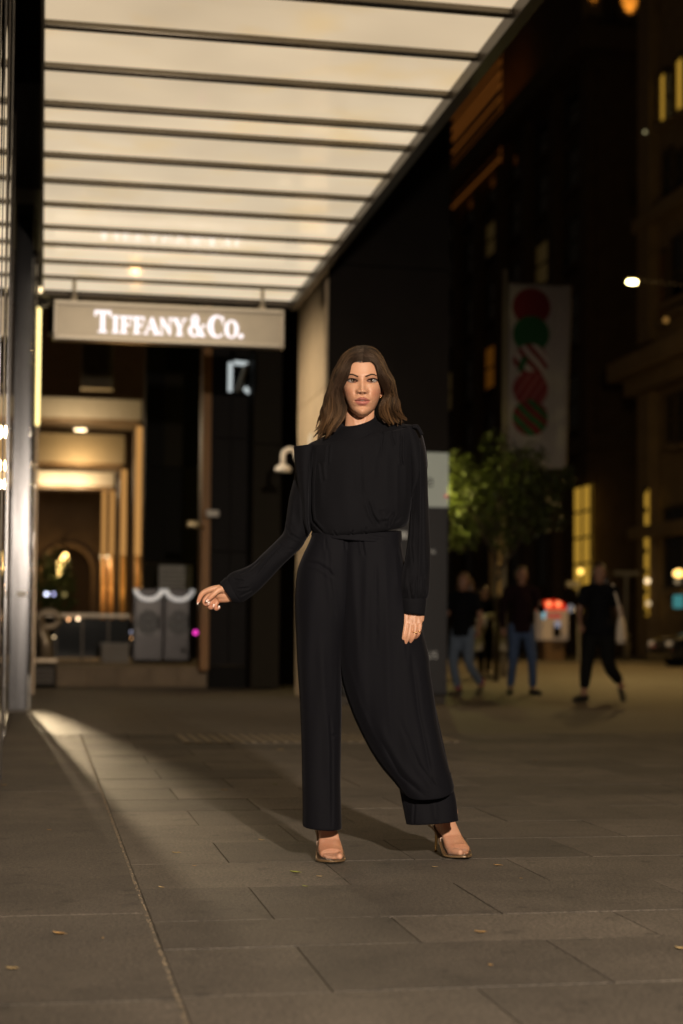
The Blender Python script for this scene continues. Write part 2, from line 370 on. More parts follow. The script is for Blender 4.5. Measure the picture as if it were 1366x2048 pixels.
f.tube([pr + Vector((.075 * math.cos(a), 0, .075 * math.sin(a))) for a in [q * math.pi / 12 for q in range(25)]], .022, 8)
f.box(pr.x - .2, pr.x - .07, 19.46, 19.54, pr.z - .035, pr.z + .035, .01); f.build('ring_bracket', M_steel, jb, True)
f = MB(); q = on_y(88, 580, 19.45); f.box(q.x - .05, q.x + .05, 19.42, 19.48, q.z - .03, q.z + .03, .01); f.build('bracket_light', emitter('bracket_glow', (1, .75, .4), 5), jb)

# ------------------------------------------------------------------ canopy
can = thing('glass_canopy', 'backlit cream glass canopy with dark cross beams over the pavement', 'canopy', (1.35, 12, 4.5))
M_panel = mat('lit_glass', (.5, .42, .3), .08, spec=.5)
n_, l_ = nodes(M_panel); b_ = n_['Principled BSDF']
oi = n_.new('ShaderNodeObjectInfo'); l_.new(oi.outputs['Color'], b_.inputs['Emission Color'])
tcn = n_.new('ShaderNodeTexCoord'); nz = n_.new('ShaderNodeTexNoise'); nz.inputs['Scale'].default_value = .9; nz.inputs['Detail'].default_value = 2
l_.new(tcn.outputs['Object'], nz.inputs['Vector']); mr = n_.new('ShaderNodeMapRange'); mr.inputs[3].default_value = .70; mr.inputs[4].default_value = 1.24
nz2 = n_.new('ShaderNodeTexNoise'); nz2.inputs['Scale'].default_value = 1.6; nz2.inputs['Detail'].default_value = 3; l_.new(tcn.outputs['Object'], nz2.inputs['Vector'])
rr2 = n_.new('ShaderNodeMapRange'); rr2.inputs[1].default_value = .52; rr2.inputs[2].default_value = .72; l_.new(nz2.outputs[0], rr2.inputs[0])
my = n_.new('ShaderNodeMixRGB'); my.blend_type = 'MULTIPLY'; my.inputs[2].default_value = (1.0, .94, .80, 1); l_.new(rr2.outputs[0], my.inputs[0]); l_.new(oi.outputs['Color'], my.inputs[1]); l_.new(my.outputs[0], b_.inputs['Emission Color'])
l_.new(nz.outputs[0], mr.inputs[0]); l_.new(mr.outputs[0], b_.inputs['Emission Strength'])
BY = [4.3, 5.05, 5.8, 6.55, 7.3, 8.05, 8.8, 9.17, 9.92, 10.67, 11.44, 11.93, 12.68, 13.41, 14.16, 14.97, 15.64, 16.38, 17.11, 17.86]
XL, XR = -.042, 2.72
for i in range(len(BY) - 1):
    f = MB(); f.box(XL + .003, XR - .003, BY[i] + .012, BY[i + 1] - .012, 4.560, 4.572)
    o = f.build('light_panel', M_panel, can); t = min(1, max(0, (BY[i] - 8) / 9))
    w = random.uniform(.93, 1.05)
    o.color = ((.64 + .19 * t) * w, (.495 + .19 * t) * w, (.32 + .165 * t) * w, 1)  # nearer panels dimmer: a view-dependent falloff put into their colour
M_beam = mat('bronze_beam', (.16, .14, .11), .22, metal=.85, var=.1)
for i, yb in enumerate(BY[1:-1]):
    f = MB(); f.box(XL, XR, yb - .038, yb + .038, 4.522, 4.558, .002)
    f.box(XL, XR, yb - .012, yb + .012, 4.5585, 4.64)
    f.build('beam', M_beam, can)
f = MB(); f.box(XR + .002, XR + .085, 4.2, 17.95, 4.47, 4.80, .004); f.build('fascia', M_darkmetal, can)
f = MB(); f.box(XL - .02, XL - .002, 4.2, 17.95, 4.50, 4.80); f.build('wall_channel', M_darkmetal, can)
f = MB(); f.box(XL, XR, 17.87, 17.96, 4.50, 4.80, .004); f.build('end_fascia', M_darkmetal, can)
f = MB(); f.box(XL - .02, XR + .085, 4.2, 17.96, 4.81, 4.95); f.build('roof', M_black, can)
lamp('SPOT', 'flank_fill_lamp', (.9, 18.4, 4.3), 230, (1.0, .80, .56), .1, (3.07, 18.5, 2.4), 110, 1.0)  # added lamp without a fitting, brightens the pillar's stone flank
# clamps where beams meet the fascia
for i, yb in enumerate(BY[8:-1]):
    f = MB(); f.box(XR - .05, XR - .002, yb - .034, yb + .034, 4.524, 4.56, .004); f.build('clamp', M_darkmetal, can)

# ------------------------------------------------------------------ hanging shop sign
SY = 17.2
sg = thing('hanging_sign', 'polished metal box sign hanging from the canopy with glowing white serif letters', 'sign', on_y(336, 690, SY))
a = on_y(107, 603, SY); b = on_y(567, 697, SY); sx0, sx1 = a.x, b.x; sz1 = (a.z + on_y(567, 622, SY).z) / 2; sz0 = (b.z + on_y(105, 682, SY).z) / 2
M_signface = mat('champagne_metal', (.50, .44, .35), .38, metal=.7, var=.06)
f = MB(); f.box(sx0 + .03, sx1 - .03, SY - .05, SY + .05, sz0 + .03, sz1 - .03); f.build('face_panel', M_signface, sg)
fr = MB()
for (x0, x1, z0, z1) in ((sx0, sx1, sz1 - .045, sz1), (sx0, sx1, sz0, sz0 + .045), (sx0, sx0 + .045, sz0 + .046, sz1 - .046), (sx1 - .045, sx1, sz0 + .046, sz1 - .046)):
    fr.box(x0, x1, SY - .085, SY + .085, z0, z1, .012)
fr.build('frame', mat('satin_frame', (.62, .56, .47), .32, metal=1), sg)
for px in (148, 525):
    p = on_y(px, 600, SY); f = MB(); f.tube([(p.x, SY, sz1 - .01), (p.x, SY, 4.54)], .022, 10); f.tube([(p.x, SY, sz1), (p.x, SY, sz1 + .05)], .035, 10); f.build('hanger_rod', M_signface, sg, True)
def arc(cx, cy, rx, ry, ix, iy, a0, a1, n=22, shift=0):
    o = [(cx + rx * math.cos(a0 + (a1 - a0) * i / n), cy + ry * math.sin(a0 + (a1 - a0) * i / n)) for i in range(n + 1)]
    q = [(cx + shift + ix * math.cos(a0 + (a1 - a0) * i / n), cy + iy * math.sin(a0 + (a1 - a0) * i / n)) for i in range(n + 1)]
    return [[o[i], o[i + 1], q[i + 1], q[i]] for i in range(n)]
def rc(x0, y0, x1, y1): return [(x0, y0), (x1, y0), (x1, y1), (x0, y1)]
PI = math.pi
GL = {
 'T': (.86, [rc(0, .9, .86, 1), [(0, .74), (.05, .74), (.12, .9), (0, .9)], [(.86, .74), (.81, .74), (.74, .9), (.86, .9)], rc(.32, .06, .54, .9), rc(.2, 0, .66, .06)]),
 'I': (.42, [rc(.1, .06, .32, .94), rc(0, 0, .42, .06), rc(0, .94, .42, 1)]),
 'F': (.66, [rc(.1, .06, .32, .92), rc(0, 0, .44, .06), rc(0, .92, .66, 1), [(.66, .72), (.61, .72), (.54, .92), (.66, .92)], rc(.32, .47, .5, .54), rc(.5, .38, .55, .63)]),
 'A': (.94, [[(.1, .06), (.17, .06), (.46, .94), (.42, 1)], [(.42, 1), (.52, 1), (.86, .06), (.62, .06), (.40, .80)], rc(.22, .3, .66, .37), rc(0, 0, .28, .06), rc(.54, 0, .94, .06)]),
 'N': (.94, [rc(.12, .06, .2, .94), rc(.74, .06, .82, 1), [(.02, 1), (.26, 1), (.82, .2), (.82, 0), (.74, 0)], rc(.02, 0, .31, .06), rc(.63, .94, .94, 1.0)]),
 'Y': (.88, [[(.06, .94), (.30, .94), (.54, .46), (.34, .46)], [(.76, .94), (.68, .94), (.47, .5), (.54, .46)], rc(.34, .06, .54, .46), rc(.22, 0, .66, .06), rc(0, .94, .40, 1), rc(.58, .94, .88, 1)]),
 'C': (.92, arc(.5, .5, .5, .52, .27, .45, PI * .25, PI * 1.75, 26, .06) + [[(.80, .62), (.87, .62), (.87, .98), (.83, .98)]]),
 'O': (1.0, arc(.5, .5, .5, .52, .25, .45, 0, 2 * PI, 30)),
 '&': (.98, arc(.36, .27, .36, .29, .17, .22, 0, 2 * PI, 24) + arc(.38, .77, .23, .25, .09, .18, 0, 2 * PI, 20) + [[(.20, .72), (.40, .72), (.98, .0), (.70, .0)], [(.62, .12), (.69, .10), (.92, .5), (.86, .5)], rc(.74, .5, .98, .56)]),
 '.': (.3, [[(.15 + .15 * math.cos(q * PI / 8), .13 + .15 * math.sin(q * PI / 8)) for q in range(16)]]),
}
M_letter = emitter('sign_glow', (1.0, .90, .92), 1.5)
zb_ = on_y(206, 664, SY - .08).z
for ch, px0, px1, hh in (('T', 189, 222, 43), ('I', 224, 238, 34), ('F', 240, 264, 34), ('F', 266, 289, 34), ('A', 287, 321, 34), ('N', 319, 345, 34), ('Y', 345, 374, 34), ('&', 377, 411, 42), ('C', 416, 449, 43), ('O', 450, 477, 35), ('.', 478, 487, 30)):
    w, polys = GL[ch]; X0 = on_y(px0, 650, SY - .08).x; X1 = on_y(px1, 650, SY - .08).x; H = hh / FPX * 17.2
    f = MB()
    for k, pl in enumerate(polys):
        f.prism(pl, lambda x, y, h: Vector((X0 + x / w * (X1 - X0), SY - h, zb_ + y * H)), .056, .075 + .0007 * (k % 5))
    f.build('letter', M_letter, sg)

# ------------------------------------------------------------------ tall dark pillar with directory sign and curved lamps
PY0 = 17.55
pl = thing('clad_pillar', 'tall black clad pillar with a beige stone flank behind the woman', 'pillar', (3.8, 19, 0))
px0 = 3.09; px1 = 4.50
for k in range(4):
    z0 = .10 + k * 2.42; f = MB(); f.box(px0 + .02, px1, PY0, 19.45, z0, z0 + 2.41, .004); f.build('cladding_panel', M_black, pl)
f = MB(); f.box(px0 + .03, px1 - .01, PY0 + .02, 19.45, 0, .10); f.build('base', M_darkmetal, pl)
for k in range(4):
    for j, (ya, yb) in enumerate(((PY0 + .01, 19.47),)):
        z0 = .02 + k * 1.76; f = MB(); f.box(px0 - .02, px0 + .017, ya, yb, z0, z0 + 1.75, .004); f.build('stone_panel', M_beige, pl)
ds = thing('directory_sign', 'directory sign with a pale grey header on the black pillar', 'sign', (4.0, PY0, 0))
hz1 = on_y(870, 905, PY0 - .05).z; hz0 = on_y(870, 1014, PY0 - .05).z; hx1 = on_y(897, 960, PY0 - .05).x
f = MB(); f.box(3.30, hx1, PY0 - .05, PY0 - .004, hz0, hz1, .004); f.build('header_panel', mat('grey_header', (.40, .42, .36), .5, emit=(.40, .42, .34), estr=.22), ds)
f = MB(); f.box(3.30, hx1 - .004, PY0 - .045, PY0 - .004, .12, hz0 - .004, .004); f.build('list_panel', mat('list_panel', (.035, .034, .038), .35), ds)
def text(body, px, py, hpx, Y, m, parent, name='lettering'):
    c = bpy.data.curves.new(name, 'FONT'); c.body = body; c.size = hpx / FPX * 17.6 * 1.4; c.extrude = .002
    o = bpy.data.objects.new(name, c); COL.objects.link(o); dg = bpy.context.evaluated_depsgraph_get()
    me = bpy.data.meshes.new_from_object(o.evaluated_get(dg)); bpy.data.objects.remove(o); me.materials.append(m)
    o = bpy.data.objects.new(name, me); COL.objects.link(o); p = on_y(px, py, Y); o.rotation_euler = (math.radians(90), 0, 0)
    o.parent = parent; o.location = p - wloc(parent); return o
M_txt = mat('pale_print', (.55, .55, .52), .5, emit=(.8, .8, .75), estr=.05)
text('e', 850, 973, 28, PY0 - .054, mat('dark_print', (.05, .05, .05), .5), ds)
text('US', 852, 1317, 15, PY0 - .049, M_txt, ds); text('ns', 857, 1107, 12, PY0 - .049, M_txt, ds)
f = MB(); p = on_y(806, 1070, PY0 - .05); f.box(p.x - .06, p.x + .05, PY0 - .049, PY0 - .0455, p.z - .04, p.z + .04); f.build('pale_mark', M_txt, ds)
f = MB(); p = on_y(892, 992, PY0 - .055); f.ball(p, .018, 8, 6); f.build('red_light', emitter('red_dot', (1, .15, .12), .5), ds)
def goose(px, py, depthY, label, arm):
    p = on_y(px, py, depthY); t = thing('curved_wall_lamp', label, 'lamp', p, 'curved lamps on the pillar flank')
    wall = px0 - .02 - p.x; f = MB(); r = .085
    pts = [Vector((p.x + wall + .0, depthY, p.z - .02)), Vector((p.x + 2 * r + .02, depthY, p.z + .0))] if wall > .3 else []
    pts = [p + Vector((r - r * math.cos(a), 0, r * math.sin(a))) for a in [q * PI / 14 for q in range(15)]]
    pts = [p + Vector((0, 0, -.10)), p + Vector((0, 0, -.03))] + pts + [p + Vector((2 * r, 0, -.05))]
    f.tube(pts, .030, 10); f.build('curved_arm', M_white, t, True)
    f = MB(); f.tube([p + Vector((0, 0, -.10)), p + Vector((0, 0, -.13)), p + Vector((0, 0, -.16)), p + Vector((0, 0, -.19))], [.04, .09, .105, .105], 16); f.build('shade', M_white, t, True)
    f = MB(); q = p + Vector((2 * r, 0, -.05)); f.tube([q, q + Vector((px0 - .025 - q.x, 0, -.0))], [.035, .035], 10); f.tube([Vector((px0 - .05, depthY, q.z)), Vector((px0 - .021, depthY, q.z))], .075, 14); f.build('wall_mount', M_white, t, True)
goose(566, 912, 19.25, 'white curved wall lamp farther back, left of the woman\'s shoulder', 1)
goose(622, 878, 18.4, 'white curved wall lamp nearer, just behind the woman\'s hair', 1)
# ------------------------------------------------------------------ behind the canopy: dark wing, plinth, bins, balustrade, lit portals, arch
BYW = 22.6
bw = thing('dark_building_wing', 'dark clad building wing closing the passage behind the sign', 'building', (1.5, 23, 0))
M_pan1 = mat('blue_black_panel', (.015, .013, .013), .6, spec=.12, var=.15); M_pan2 = mat('olive_black_panel', (.020, .016, .010), .65, spec=.12, var=.15); M_pan3 = mat('charcoal_panel', (.008, .007, .006), .65, spec=.12, var=.15)
def panel(px0, px1, Y, z0, z1, m, name='wall_panel', thick=.3, parent=bw):
    a = on_y(px0, 1100, Y).x; b = on_y(px1, 1100, Y).x
    f = MB(); f.box(a, b, Y, Y + thick, z0, z1, .004); return f.build(name, m, parent)
for k in range(5):
    panel(421, 459, BYW + .05, .32 + k * 1.62, .32 + k * 1.62 + 1.61, M_pan1); panel(460, 504, BYW + .05, .32 + k * 1.62, .32 + k * 1.62 + 1.61, M_pan1)
    panel(504.5, 560, BYW - .6, .02 + k * 1.7, .02 + k * 1.7 + 1.69, M_pan2, thick=.6); panel(560.5, 640, BYW + .3, .02 + k * 1.7, .02 + k * 1.7 + 1.69, M_pan3)
panel(421, 504, BYW + .08, 0, .31, M_pan3, 'base')
panel(403, 420, BYW - .1, .25, 8.4, M_amber, 'amber_pilaster', .5)
for k in range(5):
    for j in range(3):
        a = 287 + j * 39; panel(a, a + 38.6, 28.4, .32 + k * 1.7, .32 + k * 1.7 + 1.685, M_pan3 if (j + k) % 3 else M_pan2)
panel(90, 640, 30.5, 6.4, 11, M_pan3, 'upper_wall', .3)
panel(158, 222, 29.9, 5.3, 7.4, mat('olive_pilaster', (.16, .12, .06), .6, var=.2), 'pilaster', .4)
f = MB(); f.box(-3.2, 4.4, 20.6, 34, 8.5, 8.8); f.build('roof', M_pan3, bw)
# number sign 173, its last figure half behind the pilaster
M_neon = emitter('number_glow', (.80, .88, .88), .62); M_neon2 = mat('number_side', (.5, .45, .36), .5)
ns = thing('lit_number_sign', 'lit street number sign 173 half hidden behind a dark pilaster', 'sign', on_y(480, 790, BYW))
def neon(pts, m, r=.033, name='numeral_tube'):
    f = MB(); f.tube([on_y(x, y, BYW - .05) for x, y in pts], r, 8); f.build(name, m, ns, True)
neon([(461, 725), (460, 783)], M_neon); neon([(468, 725), (495, 728)], M_neon); neon([(494, 729), (475, 784)], M_neon2, .04)
cur = [(499 + 13 * math.cos(a) + 4, 741 - 14 * math.sin(a)) for a in [PI * 1.1 - q * PI * 1.55 / 12 for q in range(13)]]
neon(cur, M_neon2, .03); cur = [(503 + 14 * math.cos(a), 769 - 16 * math.sin(a)) for a in [PI * 1.12 + q * PI * 1.35 / 12 for q in range(13)]]
neon(cur, M_neon)
f = MB(); a = on_y(452, 718, BYW); b = on_y(520, 790, BYW); f.box(a.x, b.x, BYW - .012, BYW + .045, b.z, a.z); f.build('backing', M_pan3, ns)
# security cameras on the amber pilaster
def cctv(px, py, dirx, label, m):
    Y = BYW - .35; p = on_y(px, py, Y); t = thing('security_camera', label, 'camera', p, 'security cameras on the amber pilaster')
    f = MB(); f.box(p.x - .09, p.x + .09, Y - .05, Y + .05, p.z - .05, p.z + .05, .02); f.build('housing', m, t, True)
    f = MB(); f.tube([p + Vector((0, .03, -.02)), Vector((p.x - dirx * .06, Y + .10, p.z - .04)), Vector((on_y(411, 1100, BYW).x + dirx * .03, BYW - .10, p.z - .03))], .022, 8); f.build('arm', m, t, True)
    f = MB(); f.tube([p + Vector((dirx * .09, 0, 0)), p + Vector((dirx * .10, 0, 0))], .035, 12); f.build('lens', M_black, t)
cctv(425, 1027, 1, 'white security camera on the right of the amber pilaster', M_white)
cctv(386, 1048, -1, 'brassy security camera on the left of the amber pilaster', mat('brass_camera', (.45, .36, .2), .4, metal=.5))
f = MB(); p = on_y(391, 1265, BYW - .3); f.ball(p, .035, 12, 8); tag(f.build('glow_dot', emitter('magenta_glow', (1.0, .05, .55), 1.3), None, True, p), 'small magenta indicator light beside the steel bins', 'light')
# stone plinth
Y0 = on_z(300, 1374).y; ztop = on_y(300, 1333, Y0).z
st = bpy.data.objects.new('stone_steps', None); COL.objects.link(st); st.location = (0, Y0, 0); structure(st)
M_step = mat('brown_stone', (.26, .19, .12), .7, var=.2, vscale=5, objrand=.1)
xa = on_y(113, 1350, Y0).x; xb = on_y(418, 1350, Y0).x
n = 5
for k in range(n):
    f = MB(); f.box(xa + (xb - xa) * k / n, xa + (xb - xa) * (k + 1) / n - .004, Y0, 34, -.02, ztop, .006); f.build('step_block', M_step, st)
f = MB(); f.box(-3.2, xa - .004, Y0 + .5, 34, -.02, ztop - .01, .006); f.build('step_block', M_step, st)
pb = thing('plinth_shade_box', 'low black ventilation box at the left end of the stone step', 'vent', (on_y(90, 1370, Y0).x, Y0 + .1, 0))  # black box put where the step's end lies in shade
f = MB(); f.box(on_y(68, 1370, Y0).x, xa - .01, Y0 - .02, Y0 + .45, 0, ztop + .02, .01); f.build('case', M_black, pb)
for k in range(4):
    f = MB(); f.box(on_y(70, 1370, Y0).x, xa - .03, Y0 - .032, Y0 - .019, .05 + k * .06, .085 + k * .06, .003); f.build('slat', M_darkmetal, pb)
# twin steel bins
YB = on_z(330, 1326, ztop).y
M_bin = mat('dull_steel', (.045, .042, .043), .34, metal=.8, var=.15)
for (pa, pb_, lab) in ((267, 327, 'left steel bin of the pair, with rounded emblem and curved chrome hood'), (328, 388, 'right steel bin of the pair, under the grey notice panel')):
    x0 = on_y(pa, 1250, YB).x; x1 = on_y(pb_ - 1, 1250, YB).x; zt = on_y(330, 1178, YB).z; cx = (x0 + x1) / 2
    t = thing('steel_bin', lab, 'bin', (cx, YB, ztop), 'pair of steel street bins')
    f = MB(); f.box(x0, x1, YB, YB + .5, ztop + .04, zt, .012); f.build('cabinet', M_bin, t)
    f = MB(); f.box(x0 + .02, x1 - .02, YB + .02, YB + .48, ztop, ztop + .038); f.build('foot', M_black, t)
    f = MB(); f.box(x0 + .05, x1 - .05, YB - .012, YB - .001, ztop + .42, zt - .16, .006); f.build('door_panel', mat('bin_door', (.05, .045, .045), .3, metal=.4), t)
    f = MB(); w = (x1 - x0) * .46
    f.tube([Vector((cx + w * math.sin(a), YB - .03, zt + .02 - .19 * math.cos(a))) for a in [-1.45 + 2.9 * q / 20 for q in range(21)]], .036, 10); f.build('chrome_hood', mat('chrome_hood', (.85, .82, .78), .25, metal=.6, emit=(.9, .85, .8), estr=.38), t, True)  # hood made to glow in place of its bright reflection
    zc = on_y(300, 1245, YB).z
    f = MB(); f.prism([(cx + .18 * math.cos(q * PI / 12), zc + .20 * math.sin(q * PI / 12)) for q in range(24)], lambda x, y, h: Vector((x, YB - h, y)), .013, .019); f.build('round_emblem', mat('bin_emblem', (.03, .027, .028), .4), t)
    f = MB()
    for dx, dz, ww, hh in ((-.09, -.04, .05, .07), (0, -.05, .07, .06), (.09, -.03, .05, .08), (0, .09, .12, .05)):
        if lab.startswith('right'): ww *= .6; hh *= 1.2
        f.box(cx + dx - ww / 2, cx + dx + ww / 2, YB - .024, YB - .0195, zc + dz - hh / 2, zc + dz + hh / 2)
    f.build('printed_mark', mat('pale_mark', (.20, .20, .22), .5), t)
    f = MB(); f.tube([(x1 - .07, YB - .03, zc + .1), (x1 - .07, YB - .03, zc - .1)], .012, 8); f.build('handle', M_steel, t)
YN = YB + 1.2; a = on_y(318, 1130, YN); b = on_y(384, 1185, YN)
t = thing('notice_panel', 'pale grey notice panel standing behind the steel bins', 'notice board', ((a.x + b.x) / 2, YN, ztop))
f = MB(); f.box(a.x, b.x, YN, YN + .04, b.z, a.z, .006); f.build('board', mat('notice_board', (.34, .32, .30), .5, var=.1), t)
f = MB()
for k in range(5): f.box(a.x + .05, b.x - .06 - .05 * (k % 3), YN - .003, YN - .0005, a.z - .10 - k * .07, a.z - .075 - k * .07)
f.build('printed_rows', mat('notice_print', (.18, .17, .16), .6), t)
for xx in (a.x + .06, b.x - .06):
    f = MB(); f.tube([(xx, YN + .06, ztop), (xx, YN + .06, a.z)], .02, 8); f.build('post', M_steel, t)
a = on_y(203, 1290, YB - .1); b = on_y(258, 1324, YB - .1)
t = thing('planter_box', 'small grey planter box left of the steel bins', 'planter', ((a.x + b.x) / 2, YB, ztop))
f = MB(); f.box(a.x, b.x, YB - .1, YB + .35, ztop, a.z, .012); f.build('box', mat('planter_grey', (.30, .27, .24), .7, var=.1), t)
f = MB(); f.box(a.x - .015, b.x + .015, YB - .115, YB + .365, a.z + .002, a.z + .03, .006); f.build('rim', M_grey, t)
# glass balustrade
YR = YB + 1.6
bl = thing('glass_balustrade', 'dark glass balustrade with a pale handrail in front of the arch', 'balustrade', on_z(180, 1310, ztop))
a = on_y(60, 1228, YR); b = on_y(269, 1231, YR); zr = on_y(180, 1231, YR).z
f = MB(); f.box(a.x, b.x, YR - .04, YR + .04, zr - .04, zr + .04, .012); f.build('handrail', mat('handrail', (.50, .42, .32), .4, metal=.3), bl)
M_bglass = mat('balustrade_glass', (.04, .045, .05), .05, spec=.8)
for k in range(4):
    x0 = a.x + (b.x - a.x) * k / 4; x1 = a.x + (b.x - a.x) * (k + 1) / 4
    f = MB(); f.box(x0 + .02, x1 - .02, YR - .01, YR + .01, ztop + .05, zr - .06); f.build('glass_pane', M_bglass, bl)
    f = MB(); f.box(x1 - .018, x1 + .018, YR - .03, YR + .03, ztop, zr - .042, .005); f.build('post', M_darkmetal, bl)
def dot(px, py, Y, r, col, s, label, name='glow_dot', grp=None):
    p = on_y(px, py, Y); f = MB(); f.ball(p, r, 10, 7); o = f.build(name, emitter('dot_glow', col, s), None, True, p); tag(o, label, 'light', grp)  # small glowing ball drawn as a bright dot
dot(137, 1239, YR - .08, .022, (1, .5, .22), 3.6, 'small orange light under the handrail, left of two', grp='small lights along the balustrade')
dot(156, 1238, YR - .08, .026, (1, .7, .42), 4.5, 'small cream light under the handrail, right of two', grp='small lights along the balustrade')
dot(265, 1239, YR - .08, .02, (1, .55, .3), .8, 'dim light at the right end of the handrail', grp='small lights along the balustrade')
dot(264, 1276, YR - .08, .022, (1, .5, .2), 2.4, 'orange light at the foot of the balustrade beside the bins', grp='small lights along the balustrade')
dot(263, 1264, YR - .08, .022, (.7, .7, .9), 1.0, 'pale blue light above the orange one beside the bins', grp='small lights along the balustrade')
dot(108, 1274, YR - .5, .02, (1, .72, .4), 1.6, 'cream light low beside the looped sculpture', grp='small lights along the balustrade')
# looped pale sculpture
YS = YB - .2; pc = on_y(98, 1300, YS)
t = thing('looped_sculpture', 'pale looped bronze sculpture at the left end of the balustrade', 'sculpture', (pc.x, YS, ztop))
M_sc = mat('pale_bronze', (.46, .36, .25), .35, metal=.4, var=.15)
f = MB(); loop = []
for q in range(25):
    an = q * 2 * PI / 24; loop.append(on_y(97 + 20 * math.cos(an), 1238 - 16 * math.sin(an), YS))
f.tube(loop, .055, 10); f.build('loop', M_sc, t, True)
f = MB(); f.tube([on_y(80, 1238, YS), on_y(84, 1265, YS), on_y(92, 1285, YS), Vector((on_y(94, 1300, YS).x, YS, ztop + .08))], [.06, .08, .085, .10], 12); f.build('stem', M_sc, t, True)
f = MB(); f.box(pc.x - .22, pc.x + .14, YS - .14, YS + .14, ztop, ztop + .075, .015); f.build('base', M_sc, t)

# ------------------------------------------------------------------ three lit portals, one behind the other
M_cream = mat('cream_stone', (.52, .44, .32), .6, var=.08); M_copper = mat('copper_tube', (.85, .50, .20), .35, metal=.35, var=.12)
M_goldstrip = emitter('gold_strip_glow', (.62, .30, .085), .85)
def portal(Y, lx, rx, yt, yb, posts, lab, soff):
    a = on_y(rx, yt, Y); x0 = on_y(lx, yt, Y).x; z1 = a.z; z0 = on_y(rx, yb, Y).z
    t = thing('lit_portal', lab, 'portal', ((x0 + a.x) / 2, Y, ztop), 'lit portals of the arcade, one behind the other')
    f = MB(); f.box(x0 - .6, a.x, Y, Y + .5, z0, z1, .01); f.build('lintel', M_cream, t)
    f = MB(); f.box(x0 - .6, a.x - .05, Y + .02, Y + soff, z0 - .10, z0 - .004); f.build('soffit', mat('bronze_soffit', (.22, .14, .07), .5, var=.15), t)
    f = MB(); f.box(a.x - .13, a.x + .02, Y + .1, Y + .5, ztop, z0 - .004, .01); f.build('post', mat('bronze_post', (.10, .065, .035), .5, metal=.2), t)
    for px in posts:
        X = on_y(px, 1100, Y).x; f = MB()
        zm = on_y(px, 1112, Y).z; f.tube([(X, Y - .06, ztop + .02), (X, Y - .06, zm)], .065, 12)
        f.build('copper_tube', M_copper, t, True)
        f = MB(); f.tube([(X, Y - .06, zm + .01), (X, Y - .06, z0 - .14)], .062, 12); f.build('glowing_strip', M_goldstrip, t, True)  # upper tube made to glow, its brightness put into the material
    return a.x, z0, z1
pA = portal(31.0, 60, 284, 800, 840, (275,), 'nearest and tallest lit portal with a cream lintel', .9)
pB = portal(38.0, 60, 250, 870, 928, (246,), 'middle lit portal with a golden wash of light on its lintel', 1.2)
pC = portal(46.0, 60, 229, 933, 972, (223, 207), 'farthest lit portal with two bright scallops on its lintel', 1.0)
M_down = emitter('downlight_glow', (1, .74, .42), 6)
for (px, py, Y, lab) in ((161, 859, 33.5, 'small downlight under the nearest portal'), (229, 926, 39.5, 'bright downlight at the right end of the middle portal'), (209, 966, 47.2, 'bright downlight at the right end of the farthest portal'), (209, 1113, 46.4, 'cream lamp low on the copper tubes of the farthest portal')):
    p = on_y(px, py, Y); t = thing('downlight', lab, 'light', p, 'downlights of the arcade')
    f = MB(); f.tube([p + Vector((0, 0, -.02)), p + Vector((0, 0, .0))], .12, 16); f.build('lens', M_down, t)
    f = MB(); f.tube([p + Vector((0, 0, .002)), p + Vector((0, 0, .12))], .13, 16); f.build('can', M_darkmetal, t)
    lamp('POINT', 'downlight_lamp', p + Vector((0, -.25, -.12)), 14 if Y > 34 else 6, (1, .62, .28), .08)
def wash(px, py, Y, e, col=(1, .66, .33)): lamp('POINT', 'portal_wash_lamp', on_y(px, py, Y), e * .6, col, .08)
wash(150, 868, 30.2, 75, (1, .78, .5)); wash(158, 935, 37.4, 70, (1, .66, .30)); wash(102, 975, 45.4, 110, (1, .78, .5)); wash(160, 972, 45.4, 100, (1, .76, .48))
wash(262, 1000, 30.3, 14, (1, .55, .2)); wash(262, 1180, 30.0, 14, (1, .5, .16)); wash(238, 1140, 37.0, 30, (1, .6, .2)); wash(215, 1140, 45.0, 40, (1, .6, .25)); wash(215, 1180, 44.5, 30, (1, .5, .18))  # extra lamps added without fittings to brighten the copper tubes
# arch wall at the end
YA = 56.0
aw = thing('arched_sandstone_wall', 'brown sandstone wall with a dark round arch at the end of the arcade', 'wall', on_y(140, 1290, YA))
M_sand = mat('brown_sandstone', (.15, .095, .06), .75, var=.2, vscale=2)
def arch_ring(cxp, hwp, spring, top, Y, dep, m, name, grow, parent):
    c = on_y(cxp, spring, Y); r = (on_y(cxp + hwp, spring, Y).x - c.x); z0 = .3; n = 16
    inner = [(c.x - r, z0), (c.x - r, c.z)] + [(c.x - r * math.cos(q * PI / n), c.z + r * math.sin(q * PI / n)) for q in range(1, n)] + [(c.x + r, c.z), (c.x + r, z0)]
    f = MB()
    outer = [(c.x - r * grow, z0), (c.x - r * grow, c.z)] + [(c.x - r * grow * math.cos(q * PI / n), c.z + r * grow * math.sin(q * PI / n)) for q in range(1, n)] + [(c.x + r * grow, c.z), (c.x + r * grow, z0)]
    for i in range(len(inner) - 1): f.prism([inner[i], inner[i + 1], outer[i + 1], outer[i]], lambda x, y, h: Vector((x, Y + h, y)), 0, dep)
    f.build(name, m, parent); return c, r, inner
c, r, inner = arch_ring(134, 49, 1142, 1090, YA - .12, .5, mat('arch_stone', (.19, .12, .08), .7, var=.15), 'arch_moulding', 1.18, aw)
rr = r * 1.17; n = 16; f = MB(); top = 12.0
for q in range(n):
    a0 = (c.x - rr * math.cos(q * PI / n), c.z + rr * math.sin(q * PI / n)); a1 = (c.x - rr * math.cos((q + 1) * PI / n), c.z + rr * math.sin((q + 1) * PI / n))
    f.prism([a0, a1, (a1[0], top), (a0[0], top)], lambda x, y, h: Vector((x, YA + h, y)), 0, .8)
